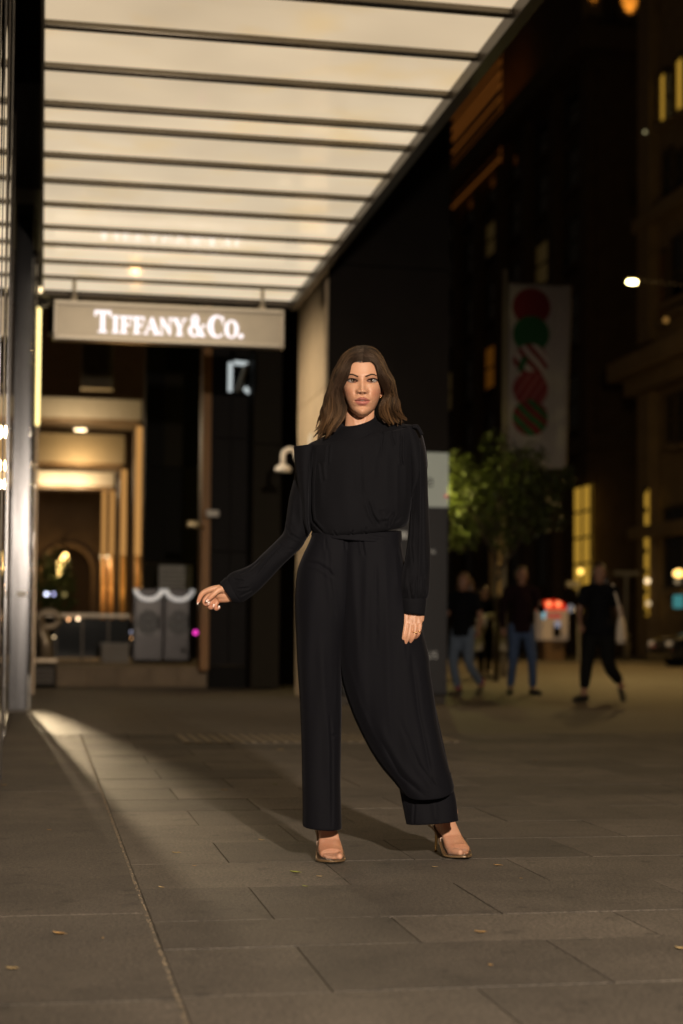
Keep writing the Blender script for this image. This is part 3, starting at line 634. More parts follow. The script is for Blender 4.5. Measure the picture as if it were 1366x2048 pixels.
f.box(c.x - 7, c.x - rr, YA, YA + .8, 0, top); f.box(c.x + rr, c.x + 6, YA, YA + .8, 0, top)
f.build('wall', M_sand, aw)
f = MB(); f.box(c.x - 3, c.x + 3, YA + 2.5, YA + 2.7, 0, 8); f.build('inner_wall', mat('inner_wall', (.10, .06, .035), .8), aw)
for k, (px, py, s) in enumerate(((126, 1117, 10), (130, 1115, 12), (121, 1128, 5), (112, 1143, 9), (118, 1142, 7))):
    p = on_y(px, py, YA - .7); t = thing('arch_lantern', ('larger yellow lantern at the top of the chain in the arch', 'brightest yellow lantern at the top right in the arch', 'small lantern halfway down the chain in the arch', 'bright yellow lantern lowest on the left in the arch', 'yellow lantern lowest on the right in the arch')[k], 'lantern', p, 'warm lanterns in the arch')
    f = MB(); f.ball(p, .11, 10, 8, (1, 1, 1.3)); f.build('globe', emitter('lantern_glow', (1, .62, .18), s), t, True)
    f = MB(); f.tube([p + Vector((0, 0, .14)), p + Vector((0, 0, .8))], .015, 6); f.tube([p + Vector((0, 0, .13)), p + Vector((0, 0, .2))], .07, 8); f.build('hanger', M_darkmetal, t)
lamp('POINT', 'lantern_lamp', on_y(122, 1132, YA - 1.0), 22, (1, .62, .22), .2)
M_fol = mat('dark_foliage', (.05, .085, .02), .6, var=.4, vscale=3); M_bark = mat('bark', (.10, .075, .05), .85, bump=.5, bscale=30, var=.2)
def foliage(f, c, rx, ry, rz, n, size, dens=None):
    for i in range(n):
        while True:
            v = Vector((random.uniform(-1, 1), random.uniform(-1, 1), random.uniform(-1, 1)))
            if .25 < v.length < 1 and pnoise(v * 2.6 + Vector(c)) > -.18: break
        p = Vector((c[0] + v.x * rx, c[1] + v.y * ry, c[2] + v.z * rz))
        d = Vector((random.gauss(0, 1), random.gauss(0, 1), random.gauss(0, .7))).normalized(); u = d.cross(Vector((random.gauss(0, 1), random.gauss(0, 1), random.gauss(0, 1)))).normalized()
        L = size * random.uniform(.7, 1.3); w = L * .34
        f.add([p, p + d * L * .45 + u * w, p + d * L, p + d * L * .45 - u * w], [(0, 1, 2, 3)])
pc = on_y(108, 1290, YA - 1.4)
t = thing('potted_tree', 'bushy green plant standing in the dark arch', 'plant', (pc.x, YA - 1.4, ztop))
f = MB(); foliage(f, (pc.x, YA - 1.4, on_y(108, 1172, YA - 1.4).z), .75, .6, 1.25, 900, .16); f.build('crown', M_fol, t, fix=False)
f = MB(); f.tube([(pc.x, YA - 1.4, ztop + .3), (pc.x + .03, YA - 1.4, 1.9)], [.06, .035], 8); f.build('trunk', M_bark, t)
f = MB(); f.tube([(pc.x, YA - 1.4, ztop), (pc.x, YA - 1.4, ztop + .45)], [.28, .36], 14); f.build('pot', M_black, t)
dot(93, 1188, YA - 3, .05, (.75, .78, 1), 6.0, 'white lamp left of the pair in front of the arch', 'headlamp', 'pair of white lamps before the arch')
dot(107, 1188, YA - 3, .045, (.6, .6, 1), 2.6, 'bluish lamp right of the pair in front of the arch', 'headlamp', 'pair of white lamps before the arch')
dot(129, 1189, YA - 3, .07, (.9, .7, .25), .35, 'faint yellow lamp right of the white pair before the arch', 'headlamp')
# ------------------------------------------------------------------ the street on the right
M_asph = mat('asphalt', (.05, .047, .043), .75, bump=.3, bscale=80, var=.2, vscale=10)
f = MB(); f.box(5.2, 60, 36.25, 46.0, -.15, -.10); structure(f.build('road', M_asph))
M_kerb = mat('kerb_stone', (.17, .15, .12), .7, var=.15, objrand=.1)
kb = bpy.data.objects.new('kerb', None); COL.objects.link(kb); structure(kb)
x = 5.2
while x < 27:
    f = MB(); f.box(x, x + 1.19, 36.01, 36.24, -.15, .005, .012); f.build('kerb_stone', M_kerb, kb)
    f = MB(); f.box(x, x + 1.19, 46.01, 46.24, -.15, .005, .012); f.build('kerb_stone', M_kerb, kb); x += 1.2
f = MB(); f.box(5.2, 60, 46.25, 130, -.15, .0); structure(f.build('far_pavement', M_far))
f = MB()
for xx in (36.6, 36.8): f.box(5.3, 40, xx, xx + .09, -.0995, -.0955)
f.build('road_marking', mat('worn_yellow_paint', (.45, .33, .06), .7, var=.3, vscale=12), bpy.data.objects['road'])

M_mason = mat('soot_dark_masonry', (.11, .075, .05), .8, var=.3, vscale=1.5, bump=.2, bscale=6)  # dark brown base colour varied by noise
M_tan = mat('weathered_sandstone', (.27, .20, .12), .8, var=.25, vscale=2, bump=.2, bscale=8)
M_wdark = mat('dark_window_glass', (.02, .02, .02), .08, spec=.7)
M_wdim = mat('dim_window_glass', (.05, .04, .02), .1, emit=(.16, .10, .03), estr=.10)
M_wamb = emitter('amber_window_glow', (.36, .20, .025), 1.0); M_wpale = emitter('cream_blind_glow', (.30, .23, .09), 1.0)
M_worg = emitter('orange_window_glow', (.20, .052, .008), .8)
M_frame = mat('window_frame_paint', (.08, .06, .04), .6)
def win_x(X, y0, y1, z0, z1, pane, parent, mull=True, name='window'):
    f = MB(); t = .12
    for (a, b, c, d) in ((y0, y1, z1 - t, z1), (y0, y1, z0, z0 + t), (y0, y0 + t, z0 + t + .002, z1 - t - .002), (y1 - t, y1, z0 + t + .002, z1 - t - .002)): f.box(X - .10, X + .05, a, b, c, d)
    if mull: f.box(X - .06, X + .04, y0 + t + .002, y1 - t - .002, (z0 + z1) / 2 - .05, (z0 + z1) / 2 + .05)
    w = f.build(name, M_frame, parent)
    f = MB(); f.box(X - .01, X + .03, y0 + t, y1 - t, z0 + t, z1 - t); f.build('pane', pane, w)
    f = MB(); f.box(X - .28, X - .02, y0 - .1, y1 + .1, z0 - .16, z0 - .004); f.build('sill', M_mason if parent.name.startswith('dark_ma') else M_tan, w)
# dark masonry block
XA = 23.0
ya0 = on_x(1190, 1000, XA).y
da = thing('dark_masonry_building', 'tall soot dark masonry building across the street behind the banner', 'building', (XA, ya0, 0))
f = MB(); f.box(XA + .06, XA + 16, ya0, 125, 0, 27.2); f.build('wall', M_mason, da)
f = MB(); f.box(XA - 1.1, XA + 16, ya0 - 1.1, 125, 25.6, 26.6, .05); f.build('cornice', M_mason, da)
f = MB(); f.box(XA - .5, XA + 16, ya0 - .5, 125, 8.6, 9.3, .05); f.build('string_course', M_mason, da)
f = MB(); f.box(XA + 1.0, XA + 16, ya0 + .6, 125, 27.2, 37); f.build('attic_wall', M_mason, da)
for k in range(9):
    y0 = ya0 + .1 + k * 4.4
    f = MB(); f.box(XA - .35, XA + .058, y0, y0 + 1.1, 0, 25.59, .03); f.build('pilaster', M_mason, da)
    for s, (z0, z1) in enumerate(((9.8, 12.4), (13.6, 16.0), (17.2, 19.4), (20.6, 22.6), (23.4, 25.0))):
        pane = M_wdark
        if (k, s) in ((1, 2), (1, 0), (5, 1), (3, 3)): pane = M_wdim
        if (k, s) == (3, 1): pane = emitter('dim_orange_glow', (.10, .035, .004), .5)
        win_x(XA + .02, y0 + 1.5, y0 + 4.0, z0, z1, pane, da)
    if k > 0: win_x(XA + .02, y0 + 1.6, y0 + 4.0, 3.0, 7.6, M_wdark, da)
def rect_x(X, pxa, pxb, pya, pyb):
    a = on_x(pxa, pya, X); b = on_x(pxb, pyb, X); return min(a.y, b.y), max(a.y, b.y), min(a.z, b.z), max(a.z, b.z)
y0, y1, z0, z1 = rect_x(XA - .4, 1150, 1184, 972, 1160)
f = MB(); f.box(XA - .42, XA - .40, y0, y1, 2.7, on_x(1165, 972, XA - .4).z); w = f.build('lit_window', M_wamb, da)
f = MB(); zt = on_x(1165, 972, XA - .4).z
for k in range(5): f.box(XA - .50, XA - .425, y0, y1, 2.7 + (zt - 2.7) * k / 4 - .05, 2.7 + (zt - 2.7) * k / 4 + .05)
for k in range(3): f.box(XA - .49, XA - .43, y0 + (y1 - y0) * k / 2 - .05, y0 + (y1 - y0) * k / 2 + .05, 2.7, zt)
f.build('window_bars', M_frame, w)
# louvred orange lit openings high on the facade
for (pya, pyb) in ((150, 262), (278, 352)):
    ya, yb = on_x(1002, 250, XA - .4).y, on_x(905, 250, XA - .4).y
    za, zb2 = on_x(955, pyb + 20, XA - .4).z, on_x(955, pya - 6, XA - .4).z
    lw = MB(); lw.box(XA - .42, XA - .40, ya, yb, za, zb2); lo = lw.build('louvred_opening', emitter('louvre_glow', (.16, .050, .008), .62), da)
    n = 6
    for k in range(n + 1):
        f = MB(); zz = za + (zb2 - za) * k / n; hh = .10 + .16 * ((k * 7) % 3) / 2; f.box(XA - .50, XA - .43, ya, yb, zz - hh, zz + hh * .6); f.build('louvre', M_mason, lo)
# uplit attic pilasters
for (px, lab) in ((1183, 'left'), (1255, 'right')):
    p = on_y(px, 90, ya0 + .45); f = MB(); f.box(p.x - .42, p.x + .42, ya0 + .2, ya0 + .59, 26.62, 36.8, .04); f.build('attic_pilaster', M_tan, da)
    q = Vector((p.x, ya0 - .15, 26.9)); f = MB(); f.tube([q + Vector((0, 0, -.28)), q], [.16, .2], 12); f.build('uplight', M_black, da)
    lamp('SPOT', 'uplight_lamp', q + Vector((0, -.05, .05)), 480 if lab == 'left' else 700, (1, .42, .06), .06, q + Vector((0, .5, 8)), 50 if lab == 'right' else 34, .6)
# sandstone corner building on the far right
XB = 22.0; yb1 = on_x(1292, 1000, XB).y
sb = thing('sandstone_building', 'sandstone building with lit yellow windows at the right edge', 'building', (XB, yb1, 0))
f = MB(); f.box(XB + .06, XB + 16, 40, yb1, 0, 32); f.build('wall', M_tan, sb)
y = on_x(1316, 600, XB).y
for (z0, z1, m) in ((0, 10.2, M_tan), (11.6, 32, M_tan)):
    f = MB(); f.box(XB - .35, XB + .058, y, yb1 + .05, z0, z1, .04); f.build('corner_pilaster', m, sb)
zc = on_x(1300, 720, XB).z
f = MB(); f.box(XB - 1.2, XB + 16, 40, yb1 + 1.0, zc - .7, zc, .06); f.box(XB - .7, XB + 16, 40, yb1 + .5, zc - 1.3, zc - .704, .05); f.build('cornice', M_tan, sb)
z2 = on_x(1300, 1060, XB).z
f = MB(); f.box(XB - .6, XB + 16, 40, yb1 + .4, z2 - .35, z2 + .1, .04); f.build('string_course', M_tan, sb)
z3 = on_x(1300, 445, XB).z
f = MB(); f.box(XB - .5, XB + 16, 40, yb1 + .3, z3 - .3, z3 + .2, .04); f.build('string_course', M_tan, sb)
for (pa, pb2, ta, tb, m, mu) in ((1320, 1336, 143, 250, M_wamb, False), (1337, 1347, 141, 243, M_wpale, True), (1352, 1372, 112, 228, M_wamb, False), (1328, 1346, 300, 400, M_wdark, True), (1352, 1372, 300, 400, M_wdark, True),
                             (1324, 1333, 500, 645, M_worg, False), (1344, 1372, 470, 620, M_wdark, True), (1336, 1350, 790, 890, M_wdark, True), (1356, 1375, 780, 890, M_wdark, True), (1330, 1375, 1010, 1180, M_wdark, False), (1336, 1375, 560, 600, M_wdark, False)):
    y0, y1, z0, z1 = rect_x(XB - .02, pa, pb2, ta, tb)
    c1 = on_x((pa + pb2) / 2, ta, XB).z; c0 = on_x((pa + pb2) / 2, tb, XB).z
    if y1 - y0 < .35: y1 = y0 + .4
    win_x(XB - .02, y0, y1, c0, c1, m, sb, mu)
f = MB(); a = on_x(1291, 985, XB - .38); b = on_x(1297, 985, XB - .38)
f.box(XB - .41, XB - .36, b.y, a.y, on_x(1294, 1232, XB).z, on_x(1294, 985, XB).z); w = f.build('lit_window', M_wamb, sb)
f = MB()
for k in range(7): z = on_x(1294, 985 + k * 40, XB).z; f.box(XB - .46, XB - .415, b.y, a.y, z - .10, z + .10)
f.build('window_bars', M_frame, w)
for (px, py, r, s, lab) in ((1295, 1162, .10, .9, 'pale round lamp on the sandstone corner, upper of two'), (1297, 1207, .09, .4, 'pale round lamp on the sandstone corner, lower of two')):
    p = on_x(px, py, XB - .6); f = MB(); f.ball(p, r, 10, 8); tag(f.build('wall_lamp', emitter('wall_lamp_glow', (1, .72, .4), s * 2), None, True, p), lab, 'lamp', 'round lamps on the sandstone building')
p = on_x(1357, 1147, XB - .6); f = MB(); f.ball(p, .17, 10, 8, (1, 1.3, .8)); tag(f.build('wall_lamp', emitter('wall_lamp_glow', (1, .58, .16), 3.5), None, True, p), 'bright orange lamp on the sandstone wall above the car', 'lamp', 'round lamps on the sandstone building')
p = on_x(1332, 640, XB - .5); f = MB(); f.ball(p, .10, 10, 8); tag(f.build('wall_lamp', emitter('wall_lamp_glow', (1, .5, .12), .25), None, True, p), 'dim orange lamp above the cornice at the right edge', 'lamp', 'round lamps on the sandstone building')
p = on_x(1290, 264, XB - .7); f = MB(); f.ball(p, .06, 10, 8); tag(f.build('wall_lamp', emitter('wall_lamp_glow', (.8, .7, .35), .5), None, True, p), 'small pale lamp high on the sandstone corner', 'lamp', 'round lamps on the sandstone building')
p = on_x(1357, 1203, XB - .9); t = thing('lit_shop_sign', 'small teal lit shop sign above the parked car', 'sign', p)
f = MB(); f.box(p.x - .06, p.x + .06, p.y - .35, p.y + .35, p.z - .22, p.z + .22, .03); f.build('light_box', emitter('teal_glow', (.10, .42, .42), .45), t)
f = MB(); f.box(p.x + .06, XB, p.y - .03, p.y + .03, p.z + .05, p.z + .10); f.build('bracket', M_darkmetal, t)

# street lamp
DL = 40.0
p = at_depth(1265, 563, DL)
lt = thing('street_lamp', 'street lamp glowing yellow white above the street', 'street lamp', (p.x + 3.6, p.y + .4, -.1))
f = MB(); f.tube([p + Vector((3.6, .4, -p.z - .1)), p + Vector((3.6, .4, -.8))], [.11, .07], 12); f.build('pole', M_darkmetal, lt, True)
f = MB(); f.tube([p + Vector((3.6, .4, -.8)), p + Vector((3.4, .38, -.25)), p + Vector((2.4, .3, .0)), p + Vector((.2, .02, .05))], [.06, .035, .02, .018], 10); f.build('arm', M_black, lt, True)
f = MB(); f.ball(p + Vector((0, 0, .06)), .22, 14, 8, (1, .55, .28)); f.build('lamp_housing', M_darkmetal, lt, True)
f = MB(); f.ball(p + Vector((-.02, -.03, -.02)), .145, 14, 8, (1, .6, .36)); f.build('lens', emitter('sodium_glow', (1.0, .80, .30), 30), lt, True)
lamp('SPOT', 'street_lamp_bulb', p + Vector((0, -.1, -.30)), 2600, (1.0, .62, .20), .15, p + Vector((0, -1.5, -9)), 128, .5)

# banner on its pole
YBN = 28.5
bt = on_y(1018, 566, YBN); bb = on_y(1018, 935, YBN); bw_ = on_y(1143, 572, YBN).x - bt.x
bn = thing('street_banner', 'white street banner printed with a column of red and green baubles', 'banner', (bt.x - .06, YBN, 0))
def bsurf(u, v):      # u across 0..1, v down 0..1
    x = bt.x + bw_ * (u - .07 * v * u * (1 - .0)) + .0
    y = YBN + .05 * math.sin(u * 5 + v * 3) * v - .16 * max(0, u - .80) ** 1.0 * (1 + v) * 3 * math.sin(min(1, (u - .8) * 5 if u > .8 else 0) * PI) - .02 * math.sin(v * 9) * u
    return Vector((x, y, bt.z + (bb.z - bt.z) * v))
M_cloth = mat('banner_cloth', (.46, .41, .38), .8, var=.06)
f = MB(); f.grid([[bsurf(i / 24, j / 40) for i in range(25)] for j in range(41)], False); o = f.build('banner_cloth', M_cloth, bn, True, fix=False)
md = o.modifiers.new('thickness', 'SOLIDIFY'); md.thickness = .004
M_red = mat('deep_red_print', (.20, .008, .010), .7); M_grn = mat('green_print', (.010, .12, .025), .7); M_pink = mat('pink_print', (.45, .09, .10), .7)
def swirl(name, c1, c2, sc, ang, dist):
    m = mat(name, c1, .7); n, l = nodes(m); w = n.new('ShaderNodeTexWave'); w.inputs['Scale'].default_value = sc; w.inputs['Distortion'].default_value = dist
    mp = n.new('ShaderNodeMapping'); mp.inputs['Rotation'].default_value = (0, ang, 0); tcx = n.new('ShaderNodeTexCoord'); l.new(tcx.outputs['Object'], mp.inputs[0]); l.new(mp.outputs[0], w.inputs['Vector'])
    r = n.new('ShaderNodeValToRGB'); r.color_ramp.elements[0].color = (*c1, 1); r.color_ramp.elements[1].color = (*c2, 1); r.color_ramp.elements[0].position = .45; r.color_ramp.elements[1].position = .55
    l.new(w.outputs[0], r.inputs[0]); l.new(r.outputs[0], n['Principled BSDF'].inputs['Base Color']); return m
M_tri = swirl('white_red_green_print', (.22, .010, .012), (.58, .50, .46), 1.6, .7, 2.0)
M_str = swirl('pink_striped_print', (.22, .012, .018), (.30, .07, .07), 2.2, -.6, 1.0); M_swl = swirl('red_green_swirl_print', (.20, .010, .012), (.015, .13, .03), 1.5, .9, 2.5)
for (cy, m, rr_, k) in ((612, M_red, 38, 0), (667, M_grn, 37, 1), (722, M_tri, 36, 2), (777, M_str, 36, 3), (835, M_swl, 37, 4)):
    cu_ = (1063 - 1018) / 125 ; cv = (cy - 566) / (935 - 566); ru = rr_ / 125; rv = rr_ / 369
    f = MB(); rows = []
    for i in range(7):
        rows.append([bsurf(cu_ + ru * i / 6 * math.cos(a), cv + rv * i / 6 * math.sin(a)) + Vector((0, -.008 - .0012 * k, 0)) for a in [q * 2 * PI / 28 for q in range(28)]])
    f.grid(rows); f.build('printed_bauble', m, bn, fix=False)
f = MB(); cu_, cv = (1050 - 1018) / 125, (722 - 566) / 369
f.prism([(0, 0), (.3, .1), (.55, .9), (.2, .8)], lambda x, y, h: bsurf(cu_ - .12 + x * .35, cv + .06 - y * .10) + Vector((0, -.014 - h, 0)), 0, .001); f.build('printed_leaf', M_grn, bn)
f = MB(); f.tube([(bt.x - .07, YBN, 0), (bt.x - .07, YBN, bt.z + .25)], [.06, .045], 12); f.build('pole', mat('pole_paint', (.40, .34, .22), .5), bn, True)
f = MB()
f.tube([(bt.x - .07, YBN, bt.z + .02), (bt.x + bw_, YBN, bt.z + .02)], .016, 8); f.tube([(bt.x - .07, YBN, bb.z - .02), (bt.x + bw_ * .94, YBN, bb.z - .02)], .016, 8); f.build('banner_arm', M_darkmetal, bn)

# tree in front of the banner
YT = 26.2; pt = on_y(992, 1330, YT)
tr = thing('street_tree', 'small leafy street tree in front of the banner', 'tree', (pt.x, YT, 0))
cz = on_y(1000, 975, YT).z
f = MB(); f.tube([(pt.x, YT, 0), (pt.x + .02, YT, .9), (pt.x - .02, YT, 1.7), (pt.x + .06, YT, cz + .2)], [.05, .04, .034, .02], 10)
for k in range(9):
    a = random.uniform(0, 6.28); z0 = 1.7 + k * .18; L = random.uniform(.5, .95)
    f.tube([(pt.x + .02, YT, z0), (pt.x + L * .5 * math.cos(a), YT + L * .5 * math.sin(a), z0 + .30), (pt.x + L * math.cos(a), YT + L * math.sin(a), z0 + .75)], [.03, .02, .008], 6)
f.build('trunk', M_bark, tr, True)
M_leaf = mat('street_tree_leaves', (.06, .075, .012), .55, var=.4, vscale=5)
f = MB()
ctr = on_y(1015, 985, YT)
for (dx, dz, s_, n) in ((-.62, .22, .50, 560), (.0, .38, .52, 560), (.55, .02, .50, 520), (-.50, -.42, .50, 560), (.26, -.45, .50, 560), (-.92, -.22, .36, 300), (.92, .22, .26, 150), (-.25, .78, .34, 200), (-.85, .55, .24, 120), (.40, .62, .30, 150), (.82, -.45, .30, 160), (-.75, -.80, .30, 180), (.0, -.05, .42, 360), (-.15, -.85, .28, 140)):
    foliage(f, (ctr.x + dx, YT + random.uniform(-.3, .3), ctr.z + dz), s_, s_, s_ * .85, n, .085)
f.build('crown', M_leaf, tr, fix=False)
q = at_depth(876, 990, 26.7); lamp('POINT', 'leaf_fill_lamp', q, 60, (1, .88, .25), .05)  # added lamp hidden behind the pillar, lights the tree's left leaves
lamp('POINT', 'street_lamp_glow', at_depth(1265, 563, DL) + Vector((0, -.1, -1.6)), 350, (1.0, .66, .25), .15)

# phone kiosk with red dome
DK = 49.0; kx = at_depth(1103, 1322, DK)
kt = thing('street_kiosk', 'small street kiosk with a glowing red dome over a white lit panel', 'kiosk', (kx.x, kx.y, 0))
pw_ = DK / FPX
f = MB(); f.box(kx.x - 27 * pw_, kx.x + 27 * pw_, kx.y - .38, kx.y + .38, .62, 1.55, .05); f.build('body', mat('kiosk_white', (.5, .42, .34), .5, emit=(.8, .55, .35), estr=.10), kt)
f = MB(); f.box(kx.x - 20 * pw_, kx.x + 20 * pw_, kx.y - .32, kx.y + .32, 0, .617, .03); f.build('pedestal', mat('kiosk_brown', (.16, .10, .06), .6), kt)
f = MB(); rows = []
for i in range(7):
    a = i / 6 * PI / 2; rr_ = math.cos(a) * 26 * pw_ + .02; rows.append([Vector((kx.x + rr_ * math.copysign(abs(math.cos(b)) ** .6, math.cos(b)), kx.y + rr_ * .95 * math.copysign(abs(math.sin(b)) ** .6, math.sin(b)), 1.556 + .30 * math.sin(a) ** .8)) for b in [q * 2 * PI / 24 for q in range(24)]])
f.grid(rows); f.build('dome', emitter('red_dome_glow', (.85, .03, .008), .75), kt, True)
for dx in (-.22, .08):
    f = MB(); f.ball((kx.x + dx, kx.y - .40, 1.72), .09, 10, 8); f.build('dome_lamp', emitter('dome_lamp_glow', (1, .22, .08), 2.0), kt, True)
f = MB(); f.box(kx.x - .25, kx.x + .18, kx.y - .395, kx.y - .383, 1.30, 1.42); f.build('red_band', emitter('red_band_glow', (.6, .07, .05), .6), kt)
f = MB(); f.box(kx.x - .43, kx.x - .33, kx.y - .41, kx.y - .385, 1.28, 1.55); f.build('blue_light', emitter('blue_band_glow', (.25, .55, .65), .8), kt)
f = MB(); f.box(kx.x - .08, kx.x + .16, kx.y - .40, kx.y - .384, .72, 1.10, .01); f.build('handset_panel', M_black, kt)
f = MB(); f.box(kx.x - .02, kx.x + .14, kx.y - .41, kx.y - .402, 1.02, 1.2); f.build('screen', emitter('screen_glow', (.5, .5, .62), .45), kt)
# bollard, T shaped signpost
def bollard(px, py, D, lab):
    b0 = at_depth(px, py, D); t = thing('bollard', lab, 'bollard', (b0.x, b0.y, 0), 'pale bollards by the kerb')
    f = MB(); f.tube([(b0.x, b0.y, 0), (b0.x, b0.y, .80), (b0.x, b0.y, .86)], [.10, .10, .07], 14); f.build('post', mat('bollard_cream', (.40, .32, .20), .5), t, True)
    f = MB(); f.tube([(b0.x, b0.y, .62), (b0.x, b0.y, .70)], .104, 14); f.build('band', M_black, t)
bollard(1255, 1316, 55.0, 'cream bollard between the walking woman and the parked car'); bollard(1124, 1313, 57.0, 'cream bollard just right of the red domed kiosk')
b0 = at_depth(1250, 1314, 56); t = thing('street_sign_post', 'thin T shaped street sign post behind the cream bollard', 'sign post', (b0.x, b0.y, 0))
z1 = at_depth(1257, 1150, 56).z
f = MB(); f.tube([(b0.x, b0.y, 0), (b0.x + .04, b0.y, z1)], .06, 8); f.build('post', M_grey, t)
f = MB(); f.box(b0.x - .42, b0.x + .50, b0.y - .03, b0.y + .03, z1 - .02, z1 + .14, .01); f.build('name_plate', M_grey, t)
b0 = at_depth(1150, 1168, 47); t = thing('awning_lamp', 'grey lantern bracket beside the amber lit window', 'lamp', b0)
f = MB(); f.box(b0.x - .28, b0.x + .12, b0.y - .1, b0.y + .1, b0.z - .10, b0.z + .08, .03); f.tube([b0 + Vector((.1, 0, 0)), b0 + Vector((.12, .0, -b0.z))], .03, 8); f.build('bracket', M_grey, t)
for (px, py, s, lab) in ((1161, 1143, 3.0, 'round amber lamp, top of three before the amber window'), (1164, 1184, 2.4, 'round amber lamp, middle of three before the amber window'), (1158, 1221, 1.6, 'round amber lamp, lowest of three before the amber window')):
    p = at_depth(px, py, 58); f = MB(); f.ball(p, .11, 10, 8); tag(f.build('globe_lamp', emitter('globe_glow', (1, .60, .12), s), None, True, p), lab, 'lamp', 'amber globe lamps')
p = at_depth(1141, 1217, 52); f = MB(); f.ball(p, .13, 10, 8); tag(f.build('globe_lamp', emitter('globe_glow', (.5, .45, .45), .35), None, True, p), 'dim grey globe lamp right of the red domed kiosk', 'lamp')
f = MB(); p = on_x(990, 1130, 13); f.box(p.x - .05, p.x + .05, p.y - .45, p.y + .45, p.z - .9, p.z + .9, .02)
t = thing('menu_board', 'dull tan board standing behind the walkers under the tree', 'board', (p.x, p.y, 0)); f.build('board', mat('tan_board', (.26, .20, .12), .7, var=.1), t)
f = MB(); f.tube([(p.x, p.y, 0), (p.x, p.y, p.z - .9)], .05, 8); f.build('post', M_darkmetal, t)

# parked car at the right edge
car0 = at_depth(1314, 1332, 43.0); cx0 = car0.x; cyc = car0.y; zc0 = -.10
ct = thing('parked_car', 'dark car parked at the right edge, only its nose in view', 'car', (cx0 + 2.2, cyc, zc0))
prof = [(0, .30), (-.04, .45), (.0, .66), (.12, .78), (.55, .88), (1.05, .95), (1.20, .98), (1.85, 1.42), (2.2, 1.47), (3.1, 1.47), (3.7, 1.36), (4.2, 1.0), (4.35, .92), (4.40, .6), (4.34, .32)]
M_car = mat('dark_car_paint', (.018, .018, .02), .25, coat=1.0, metal=.2)
f = MB(); rows = []
for wv, sh in ((-.86, .06), (-.90, .0), (-.80, .0), (0, .0), (.80, .0), (.90, 0), (.86, .06)):
    row = []
    for (x, z) in prof:
        tum = max(0, z - .92) * .30; ww = wv * (1 - tum * (1 if abs(wv) > .5 else 0)); nose = .10 * (abs(wv) / .9) ** 2 * (1 if x < 1 else (-1 if x > 4 else 0))
        row.append(Vector((cx0 + x + nose, cyc + ww, zc0 + (z if abs(wv) < .88 else z * .97 + .01))))
    rows.append(row)
f.grid(rows, False)
n = len(prof); f.add(rows[0], [tuple(range(n))]); f.add(rows[-1], [tuple(range(n - 1, -1, -1))]); f.build('body', M_car, ct, True)
for sx in (.85, 3.55):
    for sy in (-1, 1):
        c = Vector((cx0 + sx, cyc + sy * .80, zc0 + .33))
        f = MB(); f.tube([c + Vector((0, -.11, 0)), c + Vector((0, -.10, 0)), c + Vector((0, .10, 0)), c + Vector((0, .11, 0))], [.29, .33, .33, .29], 22); w = f.build('wheel', mat('tyre_rubber', (.02, .02, .02), .8), ct)
        f = MB(); f.tube([c + Vector((0, sy * .112, 0)), c + Vector((0, sy * .125, 0))], [.21, .19], 16); f.build('rim', mat('wheel_rim', (.35, .35, .35), .3, metal=1), w)
for sy in (-1, 1):
    f = MB(); f.ball((cx0 + .10, cyc + sy * .62, zc0 + .68), .12, 12, 8, (.7, 1.3, .6)); f.build('headlight', emitter('headlight_glow', (1, .70, .4), .22), ct, True)
    f = MB(); f.prism([(1.32, 1.0), (1.88, 1.38), (2.55, 1.40), (2.55, 1.0)], lambda x, y, h: Vector((cx0 + x, cyc + sy * (.895 - (y - .92) * .27 + h), zc0 + y)), 0, .012); f.build('side_window', M_wdark, ct)
    f = MB(); f.prism([(2.62, 1.0), (2.62, 1.40), (3.2, 1.38), (3.7, 1.05)], lambda x, y, h: Vector((cx0 + x, cyc + sy * (.895 - (y - .92) * .27 + h), zc0 + y)), 0, .012); f.build('side_window', M_wdark, ct)
    f = MB(); f.ball((cx0 + 1.35, cyc + sy * 1.0, zc0 + 1.02), .10, 10, 6, (.7, 1.1, .8)); f.build('wing_mirror', M_car, ct, True)
    f = MB(); f.box(cx0 + 2.3, cx0 + 2.48, cyc + sy * .91 - .015, cyc + sy * .91 + .015, zc0 + .86, zc0 + .89); f.build('door_handle', M_steel, ct)
f = MB(); f.prism([(-.68, 0), (-.60, 1), (.60, 1), (.68, 0)], lambda x, y, h: Vector((cx0 + 1.24 + y * .60 - h, cyc + x, zc0 + 1.005 + y * .405 + h)), 0, .015); f.build('windscreen', M_wdark, ct)
f = MB(); f.box(cx0 - .055, cx0 - .03, cyc - .35, cyc + .35, zc0 + .42, zc0 + .58, .01); f.build('grille', M_black, ct)
# ------------------------------------------------------------------ the woman
TW = 5.65
wroot_p = on_z(760, 1716); wroot_p.z = 0
wm = thing('person', 'woman in a black high necked jumpsuit and clear heels standing under the canopy', 'person', wroot_p)
def smoothstep(a, b, x):
    t = max(0.0, min(1.0, (x - a) / (b - a))); return t * t * (3 - 2 * t)
def crom(tab, s):
    """Catmull-Rom through rows of numbers; row[0] is the key."""
    n = len(tab)
    if s <= tab[0][0]: return list(tab[0])
    if s >= tab[-1][0]: return list(tab[-1])
    i = 0
    while tab[i + 1][0] < s: i += 1
    a, b = tab[i], tab[i + 1]; p = tab[i - 1] if i > 0 else a; q = tab[i + 2] if i + 2 < n else b
    h = b[0] - a[0]; t = (s - a[0]) / h; out = [s]
    for k in range(1, len(a)):
        m0 = (b[k] - p[k]) / (b[0] - p[0]) if b[0] != p[0] else 0; m1 = (q[k] - a[k]) / (q[0] - a[0]) if q[0] != a[0] else 0
        t2, t3 = t * t, t * t * t
        out.append((2 * t3 - 3 * t2 + 1) * a[k] + (t3 - 2 * t2 + t) * m0 * h + (-2 * t3 + 3 * t2) * b[k] + (t3 - t2) * m1 * h)
    return out
